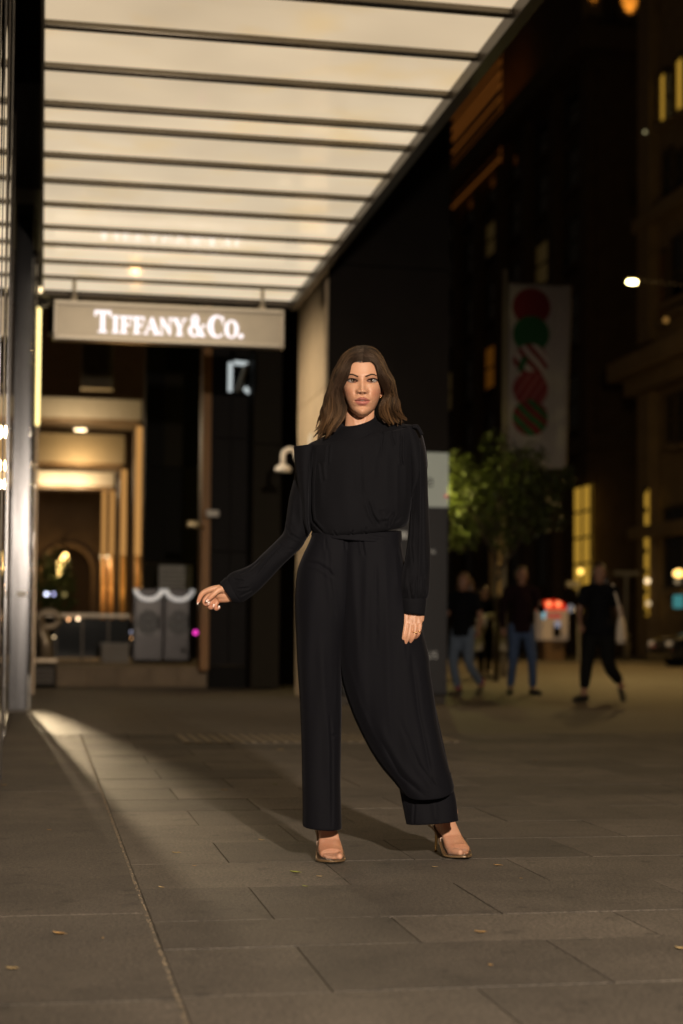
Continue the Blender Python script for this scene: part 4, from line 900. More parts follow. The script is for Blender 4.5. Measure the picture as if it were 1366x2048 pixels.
def polydist(pts, x, y):
    best = 1e9; sg = 1; tt = 0; L = len(pts) - 1
    for i in range(L):
        (ax, ay), (bx, by) = pts[i], pts[i + 1]; dx, dy = bx - ax, by - ay
        t = max(0, min(1, ((x - ax) * dx + (y - ay) * dy) / (dx * dx + dy * dy + 1e-9))); ex, ey = x - ax - dx * t, y - ay - dy * t
        d = ex * ex + ey * ey
        if d < best: best = d; sg = 1 if (dx * ey - dy * ex) < 0 else -1; tt = (i + t) / L
    return math.sqrt(best), sg, tt
def foldsum(folds, x, y):
    s = 0.0
    for (bb, pts, w, amp, kind) in folds:
        if x < bb[0] or x > bb[1] or y < bb[2] or y > bb[3]: continue
        d, sg, t = polydist(pts, x, y); u = d / w; fade = min(1, t * 5 + .12, (1 - t) * 5 + .12)
        if kind == 'g': s += amp * math.exp(-u * u) * fade
        elif kind == 'c': s += amp * (-math.exp(-(u * 2.2) ** 2) + .45 * math.exp(-((u - 1.5) / .8) ** 2)) * fade          # crease with soft lips
        else: s += amp * (math.exp(-u * .9) if sg > 0 else math.exp(-(u * 5))) * (1 if sg > 0 else 1) * fade if sg > 0 else amp * math.exp(-(u * 4) ** 2) * fade
    return s
def F(kind, w, amp, *pts):
    xs = [p[0] for p in pts]; ys = [p[1] for p in pts]; m = w * 5
    return ((min(xs) - m, max(xs) + m, min(ys) - m, max(ys) + m), pts, w, amp, kind)
def loft(tab, rows, seg, folds=(), wob=.0, e=.9, T=TW, ca=None, caps=False, eb=None, wsc=(.03, .012)):
    """tab rows: key, xl, yl, xr, yr, front depth, back depth, centre depth offset, front drop (px)."""
    out = []; k0, k1 = tab[0][0], tab[-1][0]
    for j in range(rows):
        r = crom(tab, k0 + (k1 - k0) * j / (rows - 1)); _, xl, yl, xr, yr, bf, bb, fc, drop = r
        cx, cy, hx, hy = (xl + xr) / 2, (yl + yr) / 2, (xr - xl) / 2, (yr - yl) / 2; row = []
        for i in range(seg):
            an = 2 * PI * i / seg; c, s = math.cos(an), math.sin(an)
            cc = math.copysign(abs(c) ** e, c); ss = math.copysign(abs(s) ** e, s)
            x = cx + hx * cc; y = cy + hy * cc + (drop * (-ss) if s < 0 else 0)
            d = fc + (bf * ss if s < 0 else bb * ss)
            if s < 0:
                w_ = min(1, -s * 2.2)
                if folds: d -= w_ * foldsum(folds, x, y)
                if wob: d -= w_ * wob * pnoise(Vector((x * wsc[0], y * wsc[1], 3.7)))
            row.append(at_depth(x, y, T + d))
        out.append(row)
    return out
def cloth_mat(name, base, rough, sheen):
    m = mat(name, base, rough, spec=.09, sheen=sheen)
    n, l = nodes(m); tc = n.new('ShaderNodeTexCoord'); w1 = n.new('ShaderNodeTexNoise'); w1.inputs['Scale'].default_value = 900; l.new(tc.outputs['Object'], w1.inputs[0])
    bp = n.new('ShaderNodeBump'); bp.inputs['Strength'].default_value = .12; bp.inputs['Distance'].default_value = .0006; l.new(w1.outputs[0], bp.inputs['Height']); l.new(bp.outputs[0], n['Principled BSDF'].inputs['Normal'])
    n['Principled BSDF'].inputs['Sheen Tint'].default_value = (.75, .75, .9, 1)
    return m
M_blouse = cloth_mat('black_crepe', (.0040, .0040, .0054), .85, .03)
M_trous = cloth_mat('black_satin_crepe', (.0038, .0038, .0056), .78, .035)

# --- blouse
bl_folds = [F('c', 2.2, .010, (766, 858), (764, 885), (760, 916)), F('c', 2.4, .008, (782, 860), (783, 874), (790, 894)), F('c', 2.4, .011, (803, 862), (802, 914), (805, 932)),
 F('g', 3.0, .0035, (794, 905), (795, 1030)), F('g', 5, .003, (775, 900), (772, 1000)), F('c', 3.0, .012, (735, 1000), (744, 1028), (757, 1050)), F('g', 9, .012, (768, 1018), (770, 1042)),
 F('c', 3.0, .014, (777, 1055), (782, 1038), (790, 1026)), F('g', 6, .009, (797, 1040), (806, 1052)), F('c', 3, .008, (641, 925), (645, 962)), F('g', 6, .005, (652, 900), (640, 960), (640, 1020)),
 F('c', 2.6, .013, (628, 900), (622, 960), (622, 1020), (625, 1042), (650, 1070)), F('g', 12, .004, (700, 890), (690, 980), (700, 1060)), F('g', 9, .004, (742, 890), (738, 1000)), F('c', 4, .004, (720, 900), (722, 990)),
 F('c', 2.2, .010, (700, 1076), (706, 1060)), F('c', 2.2, .010, (728, 1070), (733, 1054)), F('c', 2.2, .008, (672, 1076), (668, 1062)), F('g', 5, .004, (752, 880), (748, 960)), F('g', 4, .004, (813, 880), (812, 1010)), F('c', 2.4, .006, (657, 890), (654, 930))]
T_bl = [(0, 664, 864, 755, 838, .060, .058, .0, 9), (1, 640, 877, 788, 845, .072, .072, .0, 9), (2, 617, 888, 818, 849, .084, .085, .0, 7), (3, 615, 897, 836, 854, .097, .09, 0, 0), (4.2, 616, 915, 833, 876, .112, .095, 0, 0),
 (6, 617, 955, 830, 935, .125, .10, 0, 0), (8, 617, 1000, 826, 985, .128, .10, 0, 0), (9.4, 618, 1038, 822, 1018, .132, .10, 0, 2), (10.1, 620, 1056, 818, 1038, .132, .10, 0, 4), (10.6, 626, 1065, 814, 1048, .127, .10, 0, 7), (11, 634, 1069, 807, 1051, .112, .09, 0, 8), (11.3, 634, 1064, 800, 1050, .09, .08, 0, 5)]
bl_folds = [(a, b, c * (1.2 if e == 'c' else 1.25), d * (1.15 if e == 'c' else 1.0), e) for a, b, c, d, e in bl_folds]
f = MB(); f.grid(loft(T_bl, 170, 260, bl_folds, .004, .88)); f.build('blouse', M_blouse, wm, True)
# --- collar
def ring_strip(tab, rows, seg, e=1.0, T=TW): return loft(tab, rows, seg, (), 0, e, T)
T_co = [(-.10, 664, 874, 757, 847, .066, .058, .0, 18), (-.02, 659, 875, 761, 848, .089, .064, .0, 20), (.03, 659, 873, 761, 846, .090, .064, .0, 19), (.5, 666, 864, 759, 843, .082, .060, .0, 16), (1, 682, 848, 752, 831, .068, .056, .002, 10), (1.08, 685, 848, 749, 832, .056, .050, .006, 10), (1.4, 686, 858, 748, 842, .056, .050, .006, 11)]
f = MB(); f.grid(ring_strip(T_co, 22, 90)); f.build('collar', M_blouse, wm, True)
# --- shoulder flaps
def sheet(inner, outer, d0, dmid, name, m, nu=10, nv=50, thick=.004, twist=0.0, sink=0.0):
    rows = []
    ti = [(i, *p) for i, p in enumerate(inner)]; to = [(i, *p) for i, p in enumerate(outer)]
    for j in range(nv + 1):
        s = (len(inner) - 1) * j / nv; a = crom(ti, s); b = crom(to, s); row = []
        for i in range(nu + 1):
            t = i / nu; x = a[1] + (b[1] - a[1]) * t; y = a[2] + (b[2] - a[2]) * t
            row.append(at_depth(x, y, TW + d0 + dmid * math.sin(PI * t) + twist * t * (1 - .4 * j / nv) * (1 - (j / nv) ** 3 if sink else 1) + sink * (j / nv) ** 4))
        rows.append(row)
    f = MB(); f.grid(rows, False); o = f.build(name, m, wm, True, fix=False); md = o.modifiers.new('thickness', 'SOLIDIFY'); md.thickness = thick; md.offset = 0; return o
sheet([(625, 888), (619, 925), (617, 965), (616, 1000), (616, 1040), (620, 1062)], [(588, 893), (591, 925), (596, 970), (602, 1010), (606, 1046), (615, 1070)], -.070, -.020, 'shoulder_flap', M_blouse, twist=.035)
sheet([(806, 853), (812, 885), (817, 925), (818, 965), (816, 1000)], [(834, 849), (846, 876), (853, 912), (851, 948), (822, 1000)], -.045, -.040, 'shoulder_flap', M_blouse, twist=.055, sink=.05)
sheet([(590, 893), (600, 891), (612, 890), (626, 887)], [(594, 898), (602, 896), (613, 896), (626, 893)], -.05, 0, 'shoulder_seam', M_blouse, 3, 12)
sheet([(826, 850), (833, 850), (838, 853), (846, 868)], [(824, 856), (831, 857), (836, 861), (842, 872)], -.055, -.004, 'shoulder_seam', M_blouse, 3, 12)
# --- sleeves
def sleeve(tab, rows, seg, folds, name, wob=.005):
    f = MB(); f.grid(loft(tab, rows, seg, folds, wob, 1.0, TW, wsc=(.05, .03))); return f.build(name, M_blouse, wm, True)
def pr(k, o, i, bf, fc, left): 
    a, b = (o, i) if left else (i, o); return (k, a[0], a[1], b[0], b[1], bf, bf, fc, 0)
SL = [((596, 900), (642, 912), .060, .02), ((588, 955), (638, 962), .062, .015), ((578, 996), (634, 1008), .064, .01), ((571, 1044), (624, 1058), .064, .0), ((566, 1066), (612, 1080), .062, -.01), ((553, 1081), (602, 1096), .058, -.02), ((526, 1107), (583, 1114), .056, -.04),
      ((505, 1127), (560, 1136), .054, -.055), ((485, 1137), (535, 1163), .052, -.07), ((468, 1143), (514, 1184), .052, -.085), ((457, 1150), (497, 1197), .048, -.092), ((452, 1157), (486, 1204), .040, -.096), ((449, 1160), (477, 1204), .033, -.098)]
sl_folds = [F('c', 3, .009, (520, 1120), (498, 1140), (474, 1150)), F('c', 3, .008, (560, 1092), (540, 1112), (510, 1150)), F('g', 5, .006, (585, 1000), (582, 1050)), F('c', 3, .008, (571, 1046), (580, 1068), (600, 1080)), F('c', 2.5, .008, (468, 1160), (490, 1162)), F('c', 2.5, .008, (474, 1178), (498, 1176)), F('g', 4, .005, (600, 970), (602, 1060)), F('c', 2.5, .006, (480, 1192), (505, 1180)), F('c', 3, .007, (556, 1082), (566, 1096), (588, 1100))]
sleeve([pr(i, *r, True) for i, r in enumerate(SL)], 120, 90, sl_folds, 'sleeve')
SR = [((836, 856), (806, 885), .060, .01), ((849, 890), (822, 905), .062, .008), ((854, 930), (827, 945), .062, .005), ((856, 985), (824, 990), .062, 0), ((858, 1030), (819, 1040), .062, -.01), ((860, 1080), (815, 1082), .060, -.03), ((861, 1120), (810, 1117), .058, -.05), ((860, 1150), (804, 1142), .056, -.065), ((859, 1178), (801, 1170), .054, -.08), ((857, 1191), (802, 1187), .046, -.085), ((852, 1199), (805, 1199), .036, -.088)]
sr_folds = [F('g', 3.2, .006, (842, 920), (840, 1080), (838, 1180)), F('g', 3, .005, (848, 960), (851, 1150)), F('c', 2.5, .008, (826, 1000), (822, 1090), (826, 1130)), F('c', 2.4, .009, (833, 1150), (832, 1196)), F('c', 2.4, .009, (848, 1150), (846, 1194)), F('c', 2.4, .009, (818, 1168), (822, 1198)), F('g', 4, .006, (812, 1130), (810, 1185)), F('c', 2.6, .006, (838, 880), (836, 960)), F('g', 3, .005, (826, 1160), (827, 1196)), F('c', 2.2, .007, (855, 1168), (850, 1196))]
sleeve([pr(i, *r, False) for i, r in enumerate(SR)], 120, 90, sr_folds, 'sleeve')
def cuff(tab): f = MB(); f.grid(loft(tab, 14, 60, (), .001, 1.0)); return f.build('cuff', M_blouse, wm, True)
c_ = lambda k, a, b, bf, fc: (k, a[0], a[1], b[0], b[1], bf, bf, fc, 0)
cuff([c_(0, (452, 1155), (482, 1205), .034, -.098), c_(.1, (450, 1156), (480, 1206), .037, -.098), c_(.9, (440, 1166), (466, 1205), .033, -.103), c_(1, (440, 1167), (465, 1204), .030, -.103), c_(1.5, (446, 1164), (470, 1200), .029, -.102)])
cuff([c_(0, (806, 1195), (852, 1196), .036, -.088), c_(.1, (803, 1198), (853, 1199), .040, -.088), c_(.9, (806, 1226), (850, 1230), .036, -.092), c_(1, (806.5, 1227), (849.5, 1231), .033, -.092), c_(1.5, (809, 1220), (848, 1222), .031, -.092)])
# --- belt
f = MB(); f.grid(loft([(0, 630, 1058, 801, 1062, .094, .085, 0, 2), (.15, 627, 1058, 803, 1062, .112, .09, 0, 3), (.9, 622, 1070, 804, 1085, .117, .09, 0, 3), (1, 624, 1071, 803, 1086, .112, .09, 0, 3)], 16, 160, [F('c', 2, .004, (726, 1066), (760, 1075), (801, 1082))], .002, .85)); f.build('belt', M_trous, wm, True)
# --- trousers: left leg with hip, under leg, and the draped over panel
lt_folds = [F('c', 3.5, .010, (612, 1124), (636, 1128), (655, 1140), (670, 1156)), F('c', 2.4, .008, (690, 1080), (692, 1100)), F('g', 6, .007, (640, 1270), (648, 1380), (655, 1470), (658, 1600)), F('c', 3, .008, (660, 1430), (664, 1500), (664, 1660)), F('c', 3, .005, (655, 1084), (660, 1160), (672, 1240)),
 F('g', 9, .004, (612, 1200), (616, 1400), (620, 1640)), F('c', 3, .006, (676, 1466), (664, 1474)), F('g', 3, .004, (676, 1300), (672, 1420)), F('c', 2.2, .007, (650, 1078), (652, 1100))]
T_ll = [(1064, 627, 1060, 712, 1064, .100, .09, 0, 2), (1080, 620, 1080, 714, 1082, .106, .095, 0, 2), (1110, 606, 1110, 716, 1110, .114, .11, 0, 0), (1140, 595, 1140, 716, 1140, .118, .12, 0, 0), (1190, 590, 1190, 712, 1190, .118, .125, 0, 0), (1230, 590, 1230, 704, 1230, .114, .12, 0, 0), (1270, 592, 1270, 692, 1270, .106, .105, 0, 0),
 (1320, 594, 1320, 684, 1320, .096, .092, -.004, 0), (1380, 598, 1380, 683, 1380, .088, .085, -.008, 0), (1440, 601, 1440, 683, 1440, .085, .08, -.010, 0), (1500, 603, 1500, 682, 1500, .082, .08, -.012, 0), (1560, 604, 1560, 681, 1560, .080, .08, -.014, 0), (1610, 605, 1610, 682, 1610, .080, .08, -.016, 1), (1646, 605, 1646, 683, 1650, .080, .08, -.018, 7), (1652, 606, 1650, 683, 1656, .079, .079, -.018, 9), (1654, 608, 1649, 681, 1655, .076, .076, -.018, 9), (1690, 610, 1630, 680, 1636, .074, .074, -.018, 8)]
lt_folds = [(a, b, c * 1.3, d * .6, e) for a, b, c, d, e in lt_folds]; dr_folds_k = .6
f = MB(); f.grid(loft(T_ll, 210, 170, lt_folds, .004, .85, wsc=(.05, .006))); f.build('trouser_leg', M_trous, wm, True)
T_ul = [(1400, 720, 1400, 868, 1400, .06, .085, .03, 0), (1500, 765, 1500, 890, 1500, .06, .08, .03, 0), (1570, 796, 1570, 905, 1570, .062, .08, .025, 0), (1605, 804, 1605, 912, 1600, .066, .08, .02, 1), (1640, 811, 1640, 916, 1634, .070, .08, .015, 4), (1650, 813, 1648, 917, 1641, .070, .08, .015, 5), (1652, 815, 1647, 915, 1640, .067, .077, .015, 5), (1680, 815, 1630, 912, 1622, .065, .075, .015, 5)]
f = MB(); f.grid(loft(T_ul, 90, 120, [F('c', 3, .006, (830, 1600), (826, 1650)), F('g', 6, .006, (868, 1600), (872, 1645)), F('c', 3, .005, (800, 1575), (812, 1625))], .004, .85)); f.build('trouser_leg', M_trous, wm, True)
dr_folds = [F('c', 2.6, .011, (724, 1070), (725, 1092), (729, 1112)), F('g', 6, .007, (704, 1090), (708, 1180), (716, 1300), (722, 1420)), F('g', 5, .006, (735, 1110), (730, 1200), (728, 1330), (732, 1450)), F('g', 5, .006, (772, 1095), (774, 1250), (778, 1400), (790, 1520)), F('c', 4, .006, (752, 1120), (752, 1300)), F('g', 10, .007, (836, 1300), (856, 1430), (884, 1560)), F('c', 5, .007, (820, 1290), (838, 1430), (868, 1580)),
 F('c', 2.4, .008, (684, 1078), (686, 1130), (688, 1180)), F('c', 2.6, .009, (798, 1092), (804, 1120), (812, 1150)), F('g', 4, .006, (792, 1090), (798, 1180)), F('c', 5, .006, (762, 1480), (800, 1550), (850, 1592)), F('g', 7, .006, (752, 1440), (800, 1530), (846, 1580)), F('c', 4, .005, (800, 1440), (838, 1530), (880, 1585)), F('g', 4, .005, (694, 1320), (720, 1410), (760, 1500)), F('c', 4, .004, (812, 1200), (814, 1330))]
T_dr = [(1062, 684, 1062, 802, 1066, .106, .085, 0, 2), (1082, 677, 1082, 803, 1086, .112, .09, 0, 2), (1110, 674, 1110, 806, 1110, .120, .10, 0, 0), (1150, 674, 1150, 813, 1150, .126, .11, 0, 0), (1200, 675, 1200, 826, 1200, .128, .11, 0, 0), (1250, 676, 1250, 842, 1250, .126, .10, 0, 0), (1310, 677, 1310, 857, 1310, .120, .095, .0, 0), (1345, 681, 1345, 861, 1345, .117, .09, .0, 0), (1385, 690, 1385, 867, 1385, .113, .085, .0, 0),
 (1440, 710, 1440, 875, 1440, .108, .08, 0, 0), (1500, 740, 1500, 888, 1500, .104, .075, .0, 0), (1535, 763, 1535, 897, 1533, .102, .07, .0, 0), (1562, 786, 1562, 904, 1556, .100, .065, .0, 3), (1580, 800, 1577, 907, 1568, .098, .06, .0, 14), (1592, 808, 1580, 908, 1573, .096, .055, .0, 23), (1597, 812, 1578, 906, 1572, .092, .05, .0, 23), (1615, 810, 1550, 902, 1545, .088, .05, .0, 23)]
dr_folds = [(a, b, c * 1.3, d * .62, e) for a, b, c, d, e in dr_folds]
f = MB(); f.grid(loft(T_dr, 220, 200, dr_folds, .004, .82, wsc=(.045, .006))); f.build('draped_panel', M_trous, wm, True)

# ------------------------------------------------------------------ body parts by union of tubes
def union(mb, voxel, smooth=4, fac=.5):
    me = bpy.data.meshes.new('tmp'); me.from_pydata(mb.v, [], mb.f)
    bm = bmesh.new(); bm.from_mesh(me); bmesh.ops.recalc_face_normals(bm, faces=bm.faces[:]); bm.to_mesh(me); bm.free()
    o = bpy.data.objects.new('tmp', me); COL.objects.link(o)
    r = o.modifiers.new('r', 'REMESH'); r.mode = 'VOXEL'; r.voxel_size = voxel; r.use_smooth_shade = True
    if smooth: s = o.modifiers.new('s', 'SMOOTH'); s.factor = fac; s.iterations = smooth
    dg = bpy.context.evaluated_depsgraph_get(); dg.update(); m2 = bpy.data.meshes.new_from_object(o.evaluated_get(dg))
    vs = [v.co.copy() for v in m2.vertices]; fs = [tuple(p.vertices) for p in m2.polygons]
    bpy.data.objects.remove(o); bpy.data.meshes.remove(me); bpy.data.meshes.remove(m2); return vs, fs
def limb(mb, pts, rad, n=12):
    pts = [Vector(p) for p in pts]
    if not hasattr(rad, '__len__'): rad = [rad] * len(pts)
    tab = [(i, *p, r) for i, (p, r) in enumerate(zip(pts, rad))]; m = (len(pts) - 1) * 5
    sm = [crom(tab, (len(pts) - 1) * i / m) for i in range(m + 1)]
    P = [Vector(s[1:4]) for s in sm]; R = [max(.0008, s[4]) for s in sm]
    mb.tube(P, R, n); mb.ball(P[0], R[0] * .995, n, 8); mb.ball(P[-1], R[-1] * .995, n, 8)
PXM = TW / FPX
def hp(px, py, d): return at_depth(px, py, TW - d)

body = MB(); bcol = []
SK = (.455, .240, .148)
def bodyadd(vs, fs, colf=None):
    body.add(vs, fs)
    for v in vs: bcol.append(colf(v) if colf else SK)
# hidden torso and limbs (inside the clothes)
t = MB()
limb(t, [hp(719, 880, 0), hp(719, 920, -.02), hp(718, 1000, -.02), hp(714, 1070, -.01), hp(706, 1140, 0), hp(704, 1180, 0)], [.05, .095, .10, .085, .10, .095])
limb(t, [hp(640, 905, -.0), hp(719, 890, -.02), hp(800, 880, -.0)], [.045, .06, .045])
limb(t, [hp(620, 915, -.01), hp(592, 1050, .0), hp(585, 1085, .01), hp(510, 1155, .07), hp(462, 1185, .098)], [.034, .028, .027, .025, .022])
limb(t, [hp(822, 885, -.005), hp(842, 1030, .01), hp(835, 1150, .07), hp(827, 1222, .09)], [.034, .022, .024, .022])
limb(t, [hp(655, 1160, 0), hp(645, 1400, .01), hp(656, 1640, .018)], [.078, .055, .032])
limb(t, [hp(760, 1160, 0), hp(820, 1400, -.01), hp(893, 1625, -.03)], [.078, .050, .032])
bodyadd(*union(t, .012, 2))
# --- head
FX, FY = 723.6, 765.0
hw_t = [(692, .5), (693.5, 9), (697, 17), (703, 25), (712, 33), (725, 38.5), (740, 40.5), (755, 41), (770, 40.5), (780, 39.2), (790, 37.0), (797, 35), (806, 31.6), (815, 27.4), (822, 22.3), (828, 15.2), (831, 10), (833.5, 8), (835.5, .5)]
fd_t = [(692, .5), (693.5, 12), (697, 24), (703, 34), (712, 41.5), (722, 46), (735, 49), (748, 51), (756, 50.5), (766, 49), (778, 49), (790, 50), (800, 50), (808, 48.6), (815, 47), (822, 47), (828, 44), (831, 38), (833.5, 25), (835.5, 6)]
bd_t = [(692, .5), (693.5, 16), (697, 30), (703, 45), (712, 56), (725, 64), (745, 67), (765, 64), (785, 56), (800, 47), (815, 40), (828, 30), (831, 24), (833.5, 14), (835.5, 4)]
def ga(x, y, cx, cy, sx, sy): return math.exp(-((x - cx) / sx) ** 2 - ((y - cy) / sy) ** 2)
EYES = [(703.9, 762.4, -1), (745.1, 762.2, 1)]
def eye_in(x, y):
    """>0 inside an eye opening (px), and which eye"""
    for (cx, cy, sd) in EYES:
        u = (x - cx) / 11.6
        if abs(u) < 1:
            tilt = sd * u * -.9                      # outer corner a little higher
            up = 5.9 * (1 - abs(u - (-.12 * sd)) ** 2.1 / (1.12 ** 2.1)); lo = 3.2 * (1 - u * u)
            yy = y - cy - tilt; v = min(yy + up, lo - yy)
            if v > 0: return v
    return 0
def face_feat(x, y):
    """extra depth towards the camera, px"""
    s = 0
    nx = FX + .9
    # nose bridge, tip, wings
    t = (y - 752) / 30
    if -.35 < t < 1.35:
        h = crom([(-.35, 0), (0, .8), (.2, 2.0), (.5, 5.4), (.8, 10.4), (.93, 12.8), (1.05, 11.8), (1.17, 6.0), (1.3, 0)], t)[1]; w = crom([(-.35, 7), (.2, 5.2), (.5, 5.2), (.8, 6.1), (1.0, 6.4), (1.2, 5.9), (1.3, 5.5)], t)[1]
        u = abs(x - nx) / w; s += h * math.exp(-u ** 2.1)
    for sd in (-1, 1):
        s += 6.6 * ga(x, y, nx + sd * 8.0, 783.2, 3.8, 4.0) - 5.4 * ga(x, y, nx + sd * 4.8, 787.0, 2.5, 1.8)
        s -= 2.0 * ga(x, y, nx + sd * 13.5, 786, 4, 7)                   # nasolabial
        s -= 5.2 * ga(x, y, FX + sd * 20.2, 760, 13, 7.0)                # sockets
        s -= 3.6 * ga(x, y, FX + sd * 11.0, 760, 4.5, 6)
        s += 2.6 * ga(x, y, FX + sd * 20.0, 756.6, 11, 2.8)              # upper lid fold
        s += 1.6 * ga(x, y, FX + sd * 20.3, 768.0, 10, 2.4)              # lower lid
        s += 2.2 * ga(x, y, FX + sd * 20, 750.5, 13, 4.5)                # brow ridge
        s += 3.0 * ga(x, y, FX + sd * 26, 780, 13, 10)                   # cheekbone
        s -= 1.4 * ga(x, y, FX + sd * 26, 803, 8, 10)
        s -= 1.6 * ga(x, y, FX + 1 + sd * 15.6, 801.4, 2.6, 2.2)         # mouth corners
    mx = FX + 1.0
    s += 3.0 * ga(x, y, mx, 801, 19, 12)                                 # muzzle
    s += 2.9 * ga(x, y, mx, 797.6, 10.5, 2.7) + 1.0 * (ga(x, y, mx - 4.5, 796, 3.5, 2.2) + ga(x, y, mx + 4.5, 796, 3.5, 2.2)) - .9 * ga(x, y, mx, 795, 1.8, 3)
    s += 3.9 * ga(x, y, mx, 806.3, 9.5, 3.4)
    s -= 2.6 * ga(x, y, mx, 801.5 + .012 * (x - mx) ** 2 * .4, 13, .95)
    s -= 2.3 * ga(x, y, mx, 813.6, 11, 2.6)
    s += 2.6 * ga(x, y, mx - .6, 822, 10, 6.5)                           # chin
    s -= .8 * ga(x, y, mx, 791, 1.8, 3.2)
    return s
def mixc(a, b, t): return tuple(a[i] + (b[i] - a[i]) * t for i in range(3))
def face_col(x, y, front):
    c = SK
    if not front: return c
    n1 = pnoise(Vector((x * .09, y * .09, 1))); c = tuple(v * (1 + .05 * n1) for v in c)
    for sd in (-1, 1):
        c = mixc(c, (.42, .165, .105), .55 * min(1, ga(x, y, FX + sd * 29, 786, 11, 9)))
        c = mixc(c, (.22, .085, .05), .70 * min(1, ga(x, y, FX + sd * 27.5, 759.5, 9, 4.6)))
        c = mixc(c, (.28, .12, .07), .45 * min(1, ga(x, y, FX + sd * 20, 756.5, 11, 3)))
        c = mixc(c, (.17, .075, .05), .9 * min(1, 1.3 * ga(x, y, FX + .9 + sd * 4.8, 787.0, 2.6, 1.7)))  # nostril shade painted into the skin colour
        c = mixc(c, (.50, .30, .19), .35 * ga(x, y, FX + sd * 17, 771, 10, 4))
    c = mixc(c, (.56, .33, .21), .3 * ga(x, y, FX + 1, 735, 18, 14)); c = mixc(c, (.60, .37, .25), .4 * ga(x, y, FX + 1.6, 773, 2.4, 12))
    mx = FX + 1.0; u = (x - mx) / 15.6
    if abs(u) < 1:
        seam = 801.2 - .9 * u * u + .5
        top = 801.0 - (7.2 - 1.0 * math.exp(-(u / .10) ** 2) ) * (1 - abs(u) ** 1.7); bot = 801.2 + 10.6 * (1 - abs(u) ** 2.2) ** .8
        if top - 1 < y < bot + 1:
            k = min(1, max(0, (y - top + .6) / 1.4)) * min(1, max(0, (bot + .6 - y) / 1.6))
            lip = (.26, .082, .070) if y < seam else (.38, .128, .108)
            c = mixc(c, lip, .92 * k)
            if abs(y - seam) < .9: c = mixc(c, (.06, .018, .016), .8 * (1 - abs(u)) ** .3)
            if abs(u) < .26 and 800.9 < y < 801.9: c = mixc(c, (.45, .36, .32), .55)
    for sd in (-1, 1):
        bx = (x - FX) * sd
        if 5 < bx < 32:
            by = crom([(5, 754), (12, 751.1), (18, 749.1), (23.5, 749.2), (32, 752.6)], bx)[1]; c = mixc(c, (.10, .055, .035), .45 * math.exp(-((y - by) / 1.7) ** 2) * smoothstep(5, 14, bx) * smoothstep(32.5, 27, bx))
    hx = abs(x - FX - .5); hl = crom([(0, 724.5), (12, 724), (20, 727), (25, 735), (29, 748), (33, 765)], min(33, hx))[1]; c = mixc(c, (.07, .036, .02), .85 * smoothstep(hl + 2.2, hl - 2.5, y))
    n2 = pnoise(Vector((x * .55, y * .55, 9))); c = tuple(v_ * (1 - .07 * max(0, n2)) for v_ in c); n3 = pnoise(Vector((x * 1.9, y * 1.9, 4)))
    if n3 > .52: c = mixc(c, (.27, .12, .065), .22)
    v = eye_in(x, y)
    if v > 0: c = mixc((.05, .02, .015), (.35, .16, .12), .3)
    return c
NS, NR = 300, 300
ths = []
for i in range(NS):
    u = i / NS
    ths.append((-PI / 2 + (u / .74 - .5) * PI * 1.02) if u < .74 else (PI / 2 * 1.0 - PI / 2 + .5 * PI * .0 + (PI * .01) + (u - .74) / .26 * PI * .98 + .0))
# angles: front half (-pi..0) dense, back half (0..pi) sparse
ths = [(-PI - .03 + (PI + .06) * (i / (NS * .74))) if i < NS * .74 else (.03 + (PI - .06) * ((i - NS * .74) / (NS * .26))) for i in range(NS)]
rows = []; hc = []
for j in range(NR):
    t = j / (NR - 1); y = 692 + 143.5 * t
    hw = crom(hw_t, y)[1]; fd = crom(fd_t, y)[1]; bd = crom(bd_t, y)[1]; cx = FX; row = []; yd = y if y > 722 else 722 - (722 - y) * .86
    base_d = 0
    jaw = smoothstep(775, 815, y)
    for a in ths:
        c, s = math.cos(a), math.sin(a)
        ex = .86 if s < 0 else .95
        x = cx + hw * math.copysign(abs(c) ** (1.0), c); d = (fd * abs(s) ** (.80 + .12 * jaw) if s < 0 else -bd * abs(s) ** .9)
        col = SK
        if s < 0 and y < 834:
            w_ = min(1, (-s) * 2.0) ** 1.2
            d += w_ * face_feat(x, y)
            v = eye_in(x, y)
            if v > 0: d -= 4.5 * smoothstep(0, 1.3, v)
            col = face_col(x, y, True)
        row.append(hp(x, yd, (d + base_d) * PXM)); hc.append(col)
    rows.append(row)
b0 = len(body.v); body.grid(rows); bcol += hc
# neck, running up inside the jaw
nk = []
for (y, cx, hw, fd, bd) in ((790, 722, 25, 2, 34), (812, 721.5, 26.5, 8, 36), (826, 720.6, 28, 12, 37), (838, 719.5, 28.6, 15, 38), (852, 719, 29.6, 17, 40), (868, 719, 33, 19, 44), (890, 719, 44, 22, 48)):
    nk.append((y, cx, hw, fd, bd))
rows = []
for j in range(60):
    y, cx, hw, fd, bd = crom(nk, 790 + 100 * j / 59); row = []
    for k in range(72):
        a = 2 * PI * k / 72; c, s = math.cos(a), math.sin(a); x = cx + hw * c; d = -fd * s if s < 0 else -bd * s
        if s < 0: d += 1.6 * ga(x, y, cx - 13 + (y - 830) * .22, y, 3.2, 9) + 1.6 * ga(x, y, cx + 13 - (y - 830) * .22, y, 3.2, 9) + 1.0 * ga(x, y, cx, 845, 6, 9)
        row.append(hp(x, y, (d - 4) * PXM)); bcol.append(SK)
    rows.append(row)
body.grid(rows)
# ears
for sd in (-1, 1):
    e = MB(); c0 = hp(FX + sd * 41.0, 776, -.004)
    e.ball(c0, .030, 14, 10, (.28, .55, 1.05)); e.ball(hp(FX + sd * 40.0, 790, .004), .0115, 10, 8, (.7, .7, 1.1))
    bodyadd(e.v, e.f)
